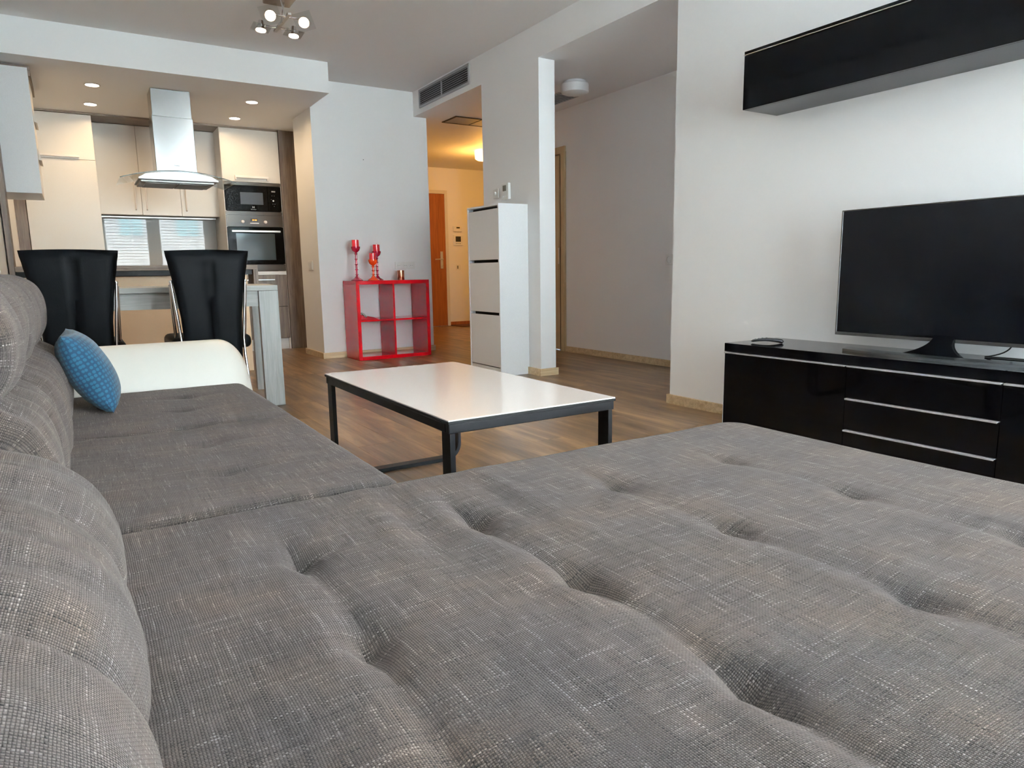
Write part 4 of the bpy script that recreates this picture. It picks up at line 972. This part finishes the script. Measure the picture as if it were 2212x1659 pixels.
# backrest: profile in x-z swept along y, with channels and rounded ends
PROF_B = [(-0.105, 0.34), (-0.062, 0.385), (-0.050, 0.43), (-0.046, 0.49), (-0.056, 0.555), (-0.082, 0.612), (-0.125, 0.642), (-0.134, 0.655), (-0.118, 0.672), (-0.100, 0.705), (-0.093, 0.75), (-0.100, 0.80), (-0.125, 0.845), (-0.175, 0.873), (-0.235, 0.874), (-0.30, 0.855), (-0.35, 0.80), (-0.375, 0.70), (-0.385, 0.50), (-0.385, 0.30)]
PROF_A = [(-0.05, 0.34), (0.006, 0.385), (0.024, 0.43), (0.022, 0.49), (-0.006, 0.548), (-0.060, 0.592), (-0.128, 0.618), (-0.165, 0.632), (-0.168, 0.655), (-0.150, 0.70), (-0.145, 0.75), (-0.150, 0.80), (-0.170, 0.845), (-0.20, 0.870), (-0.245, 0.872), (-0.30, 0.855), (-0.35, 0.80), (-0.375, 0.70), (-0.385, 0.50), (-0.385, 0.30)]
def catmull(P, n):
    out = []
    for i in range(len(P)-1):
        p0, p1, p2, p3 = (Vector(P[max(0, min(len(P)-1, k))]) for k in (i-1, i, i+1, i+2))
        for k in range(n):
            t_ = k/n; out.append(0.5*((2*p1)+(-p0+p2)*t_+(2*p0-5*p1+4*p2-p3)*t_*t_+(-p0+3*p1-3*p2+p3)*t_**3))
    out.append(Vector(P[-1])); return out
def backrest(prof, y0, y1, channels, R0, R1, seed, dens=0.014):
    P = catmull(prof, 5); nP = len(P)
    nrm = []
    for i in range(nP):
        d_ = (P[min(i+1, nP-1)]-P[max(i-1, 0)]).normalized(); nrm.append(Vector((d_.y, -d_.x)))
    arc_ = [0]
    for i in range(1, nP): arc_.append(arc_[-1]+(P[i]-P[i-1]).length)
    b = bmesh.new(); uvl = b.loops.layers.uv.new('UVMap'); info = {}; rows = []
    n = max(10, int((y1-y0)/dens)); 
    for j in range(n+1):
        s = j/n; s = s*0.88 + 0.12*(0.5-0.5*math.cos(PI*s)); y = y0+(y1-y0)*s; row = []
        d0, d1 = y-y0, y1-y; ins = 0
        if d0 < R0: ins = R0-math.sqrt(max(0, R0*R0-(R0-d0)**2))
        if d1 < R1: ins = max(ins, R1-math.sqrt(max(0, R1*R1-(R1-d1)**2)))
        for i in range(nP):
            p, q = P[i], nrm[i]; z = p.y
            front_ = 1 if p.x > -0.24 and i < nP*0.8 else 0.25
            off = -ins
            lob = math.exp(-((z-0.5)/0.10)**2) + math.exp(-((z-0.76)/0.09)**2)
            for cy, amp in channels:
                wob = 0.015*math.sin(z*14+cy*5)
                off -= front_*amp*(math.exp(-((y-cy-wob)/0.022)**2) + 0.7*math.exp(-((y-cy-wob)/0.06)**2))*min(1, lob+0.35)
            # pulled pleats gathering at the tuck between lumbar and head cushion
            tuck = math.exp(-((z-0.648)/0.075)**2)
            off += front_*0.005*tuck*math.sin(y*62+seed)*(1 if i < nP*0.6 else 0)
            off += front_*0.011*noise.noise(Vector((y*4.5, z*5, seed))) + front_*0.004*noise.noise(Vector((y*14, z*9, seed+3)))
            v = b.verts.new((p.x+q.x*off, y, z+q.y*off)); info[v] = (y, arc_[i]); row.append(v)
        rows.append(row)
    for a_, c_ in zip(rows, rows[1:]):
        for i in range(nP-1): b.faces.new((a_[i], a_[i+1], c_[i+1], c_[i]))
    b.faces.new(rows[0][::-1]); b.faces.new(rows[-1])
    for a_, c_ in zip(rows, rows[1:]): b.faces.new((a_[0], c_[0], c_[-1], a_[-1]))
    for f in b.faces:
        for l in f.loops: l[uvl].uv = info[l.vert]
    return b
obj('back_cushion', backrest(PROF_A, -0.42, 1.345, [(0.25, 0.012), (0.66, 0.012), (1.02, 0.009)], 0.05, 0.17, 1.0), m_sofa, sofa, True)
obj('back_cushion', backrest(PROF_B, 1.36, 2.22, [(1.66, 0.012), (1.95, 0.014)], 0.07, 0.06, 2.0), m_sofa, sofa, True)
obj('back_cushion', backrest(PROF_B, 2.20, 3.04, [(2.50, 0.014), (2.78, 0.012)], 0.06, 0.08, 3.0), m_sofa, sofa, True)
obj('back_frame', B((-0.405, -0.32, -0.42, 3.05, 0.16, 0.55), bev=0.01), m_leather, sofa, label='white leather rear of the backrest')
# white leather arm at the far end: profile in y-z swept along x, rounded front end
AP = [(3.05, 0.20), (3.048, 0.36), (3.055, 0.42), (3.078, 0.48), (3.118, 0.535), (3.168, 0.573), (3.225, 0.588), (3.275, 0.575), (3.305, 0.54), (3.315, 0.48), (3.318, 0.36), (3.318, 0.16), (3.05, 0.16)]
b = bmesh.new(); P = catmull(AP, 4); rows = []; xa_, xb_ = -0.38, 0.612; n_ = 60; cen = Vector((3.19, 0.36))
for j in range(n_+1):
    s = j/n_; s = 1-(1-s)**1.6; x = xa_+(xb_-xa_)*s; d_ = xb_-x; row = []
    for p in P:
        R_ = 0.115; k_ = 1.0
        if d_ < R_:
            q_ = 1-math.sqrt(max(0, 1-(1-d_/R_)**2)); zc = p.y - q_*0.17*sm(max(0, min(1, (p.y-0.30)/0.29))); yc = p.x + (3.19-p.x)*q_*0.55
            row.append(b.verts.new((x, yc, zc)))
        else: row.append(b.verts.new((x, p.x, p.y)))
    rows.append(row)
for a_, c_ in zip(rows, rows[1:]):
    for i in range(len(P)-1): b.faces.new((a_[i], a_[i+1], c_[i+1], c_[i]))
    b.faces.new((a_[-1], a_[0], c_[0], c_[-1]))
b.faces.new(rows[0]); b.faces.new(rows[-1][::-1]); obj('armrest', b, m_leather, sofa, True, label='white leather armrest')

# teal pillow leaning in the corner
pil = thing('throw_pillow', 'teal blue throw pillow with round dots leaning in the sofa corner', 'pillow', (0.010, 2.69, 0.426))
b = bmesh.new(); uvl = b.loops.layers.uv.new('UVMap'); NPil = 30; S_ = 0.142; gr = {}; info = {}
for side in (1, -1):
    for i in range(NPil+1):
        for j in range(NPil+1):
            u, v = i/NPil*2-1, j/NPil*2-1
            edge = (1-u*u)*(1-v*v); pinch = 1-0.07*(1-abs(v))*abs(u)**3 ; pin2 = 1-0.07*(1-abs(u))*abs(v)**3
            h_ = 0.068*max(0, edge)**0.42
            if (i in (0, NPil) or j in (0, NPil)):
                if side == -1: gr[(-1, i, j)] = gr[(1, i, j)]; continue
                h_ = 0
            h_ += 0.002*noise.noise(Vector((u*3, v*3, side)))*(edge > 0.05)
            vt = b.verts.new((side*h_, u*S_*pinch, v*S_*pin2)); gr[(side, i, j)] = vt; info[vt] = (u*S_, v*S_)
for side in (1, -1):
    for i in range(NPil):
        for j in range(NPil):
            q = [gr[(side, i, j)], gr[(side, i+1, j)], gr[(side, i+1, j+1)], gr[(side, i, j+1)]]
            if len(set(q)) == 4: b.faces.new(q if side == 1 else q[::-1])
uvs = {}
for side in (1, -1):
    for j in range(NPil+1):
        a_ = 0; c_ = []
        for i in range(NPil+1):
            if i: a_ += (gr[(side, i, j)].co - gr[(side, i-1, j)].co).length
            c_.append(a_)
        for i in range(NPil+1): uvs[(side, i, j)] = [c_[i]-c_[NPil//2], 0]
    for i in range(NPil+1):
        a_ = 0; c_ = []
        for j in range(NPil+1):
            if j: a_ += (gr[(side, i, j)].co - gr[(side, i, j-1)].co).length
            c_.append(a_)
        for j in range(NPil+1): uvs[(side, i, j)][1] = c_[j]-c_[NPil//2]
b.faces.ensure_lookup_table()
inv = {}
for (side, i, j), v_ in gr.items(): inv.setdefault(v_, {})[side] = (side, i, j)
for f in b.faces:
    sd = 1 if sum(l.vert.co.x for l in f.loops) > 0 else -1
    for l in f.loops: k_ = inv[l.vert].get(sd) or list(inv[l.vert].values())[0]; l[uvl].uv = uvs[k_]
Rm = Matrix.Rotation(math.radians(-3), 3, 'Z') @ Matrix.Rotation(math.radians(-25), 3, 'Y') @ Matrix.Rotation(math.radians(1.5), 3, 'X')
for v in b.verts: v.co = Rm @ v.co
zm = min(v.co.z for v in b.verts)
for v in b.verts: v.co.z -= zm
po = obj('cover', b, m_pillow, pil, True, world=False)
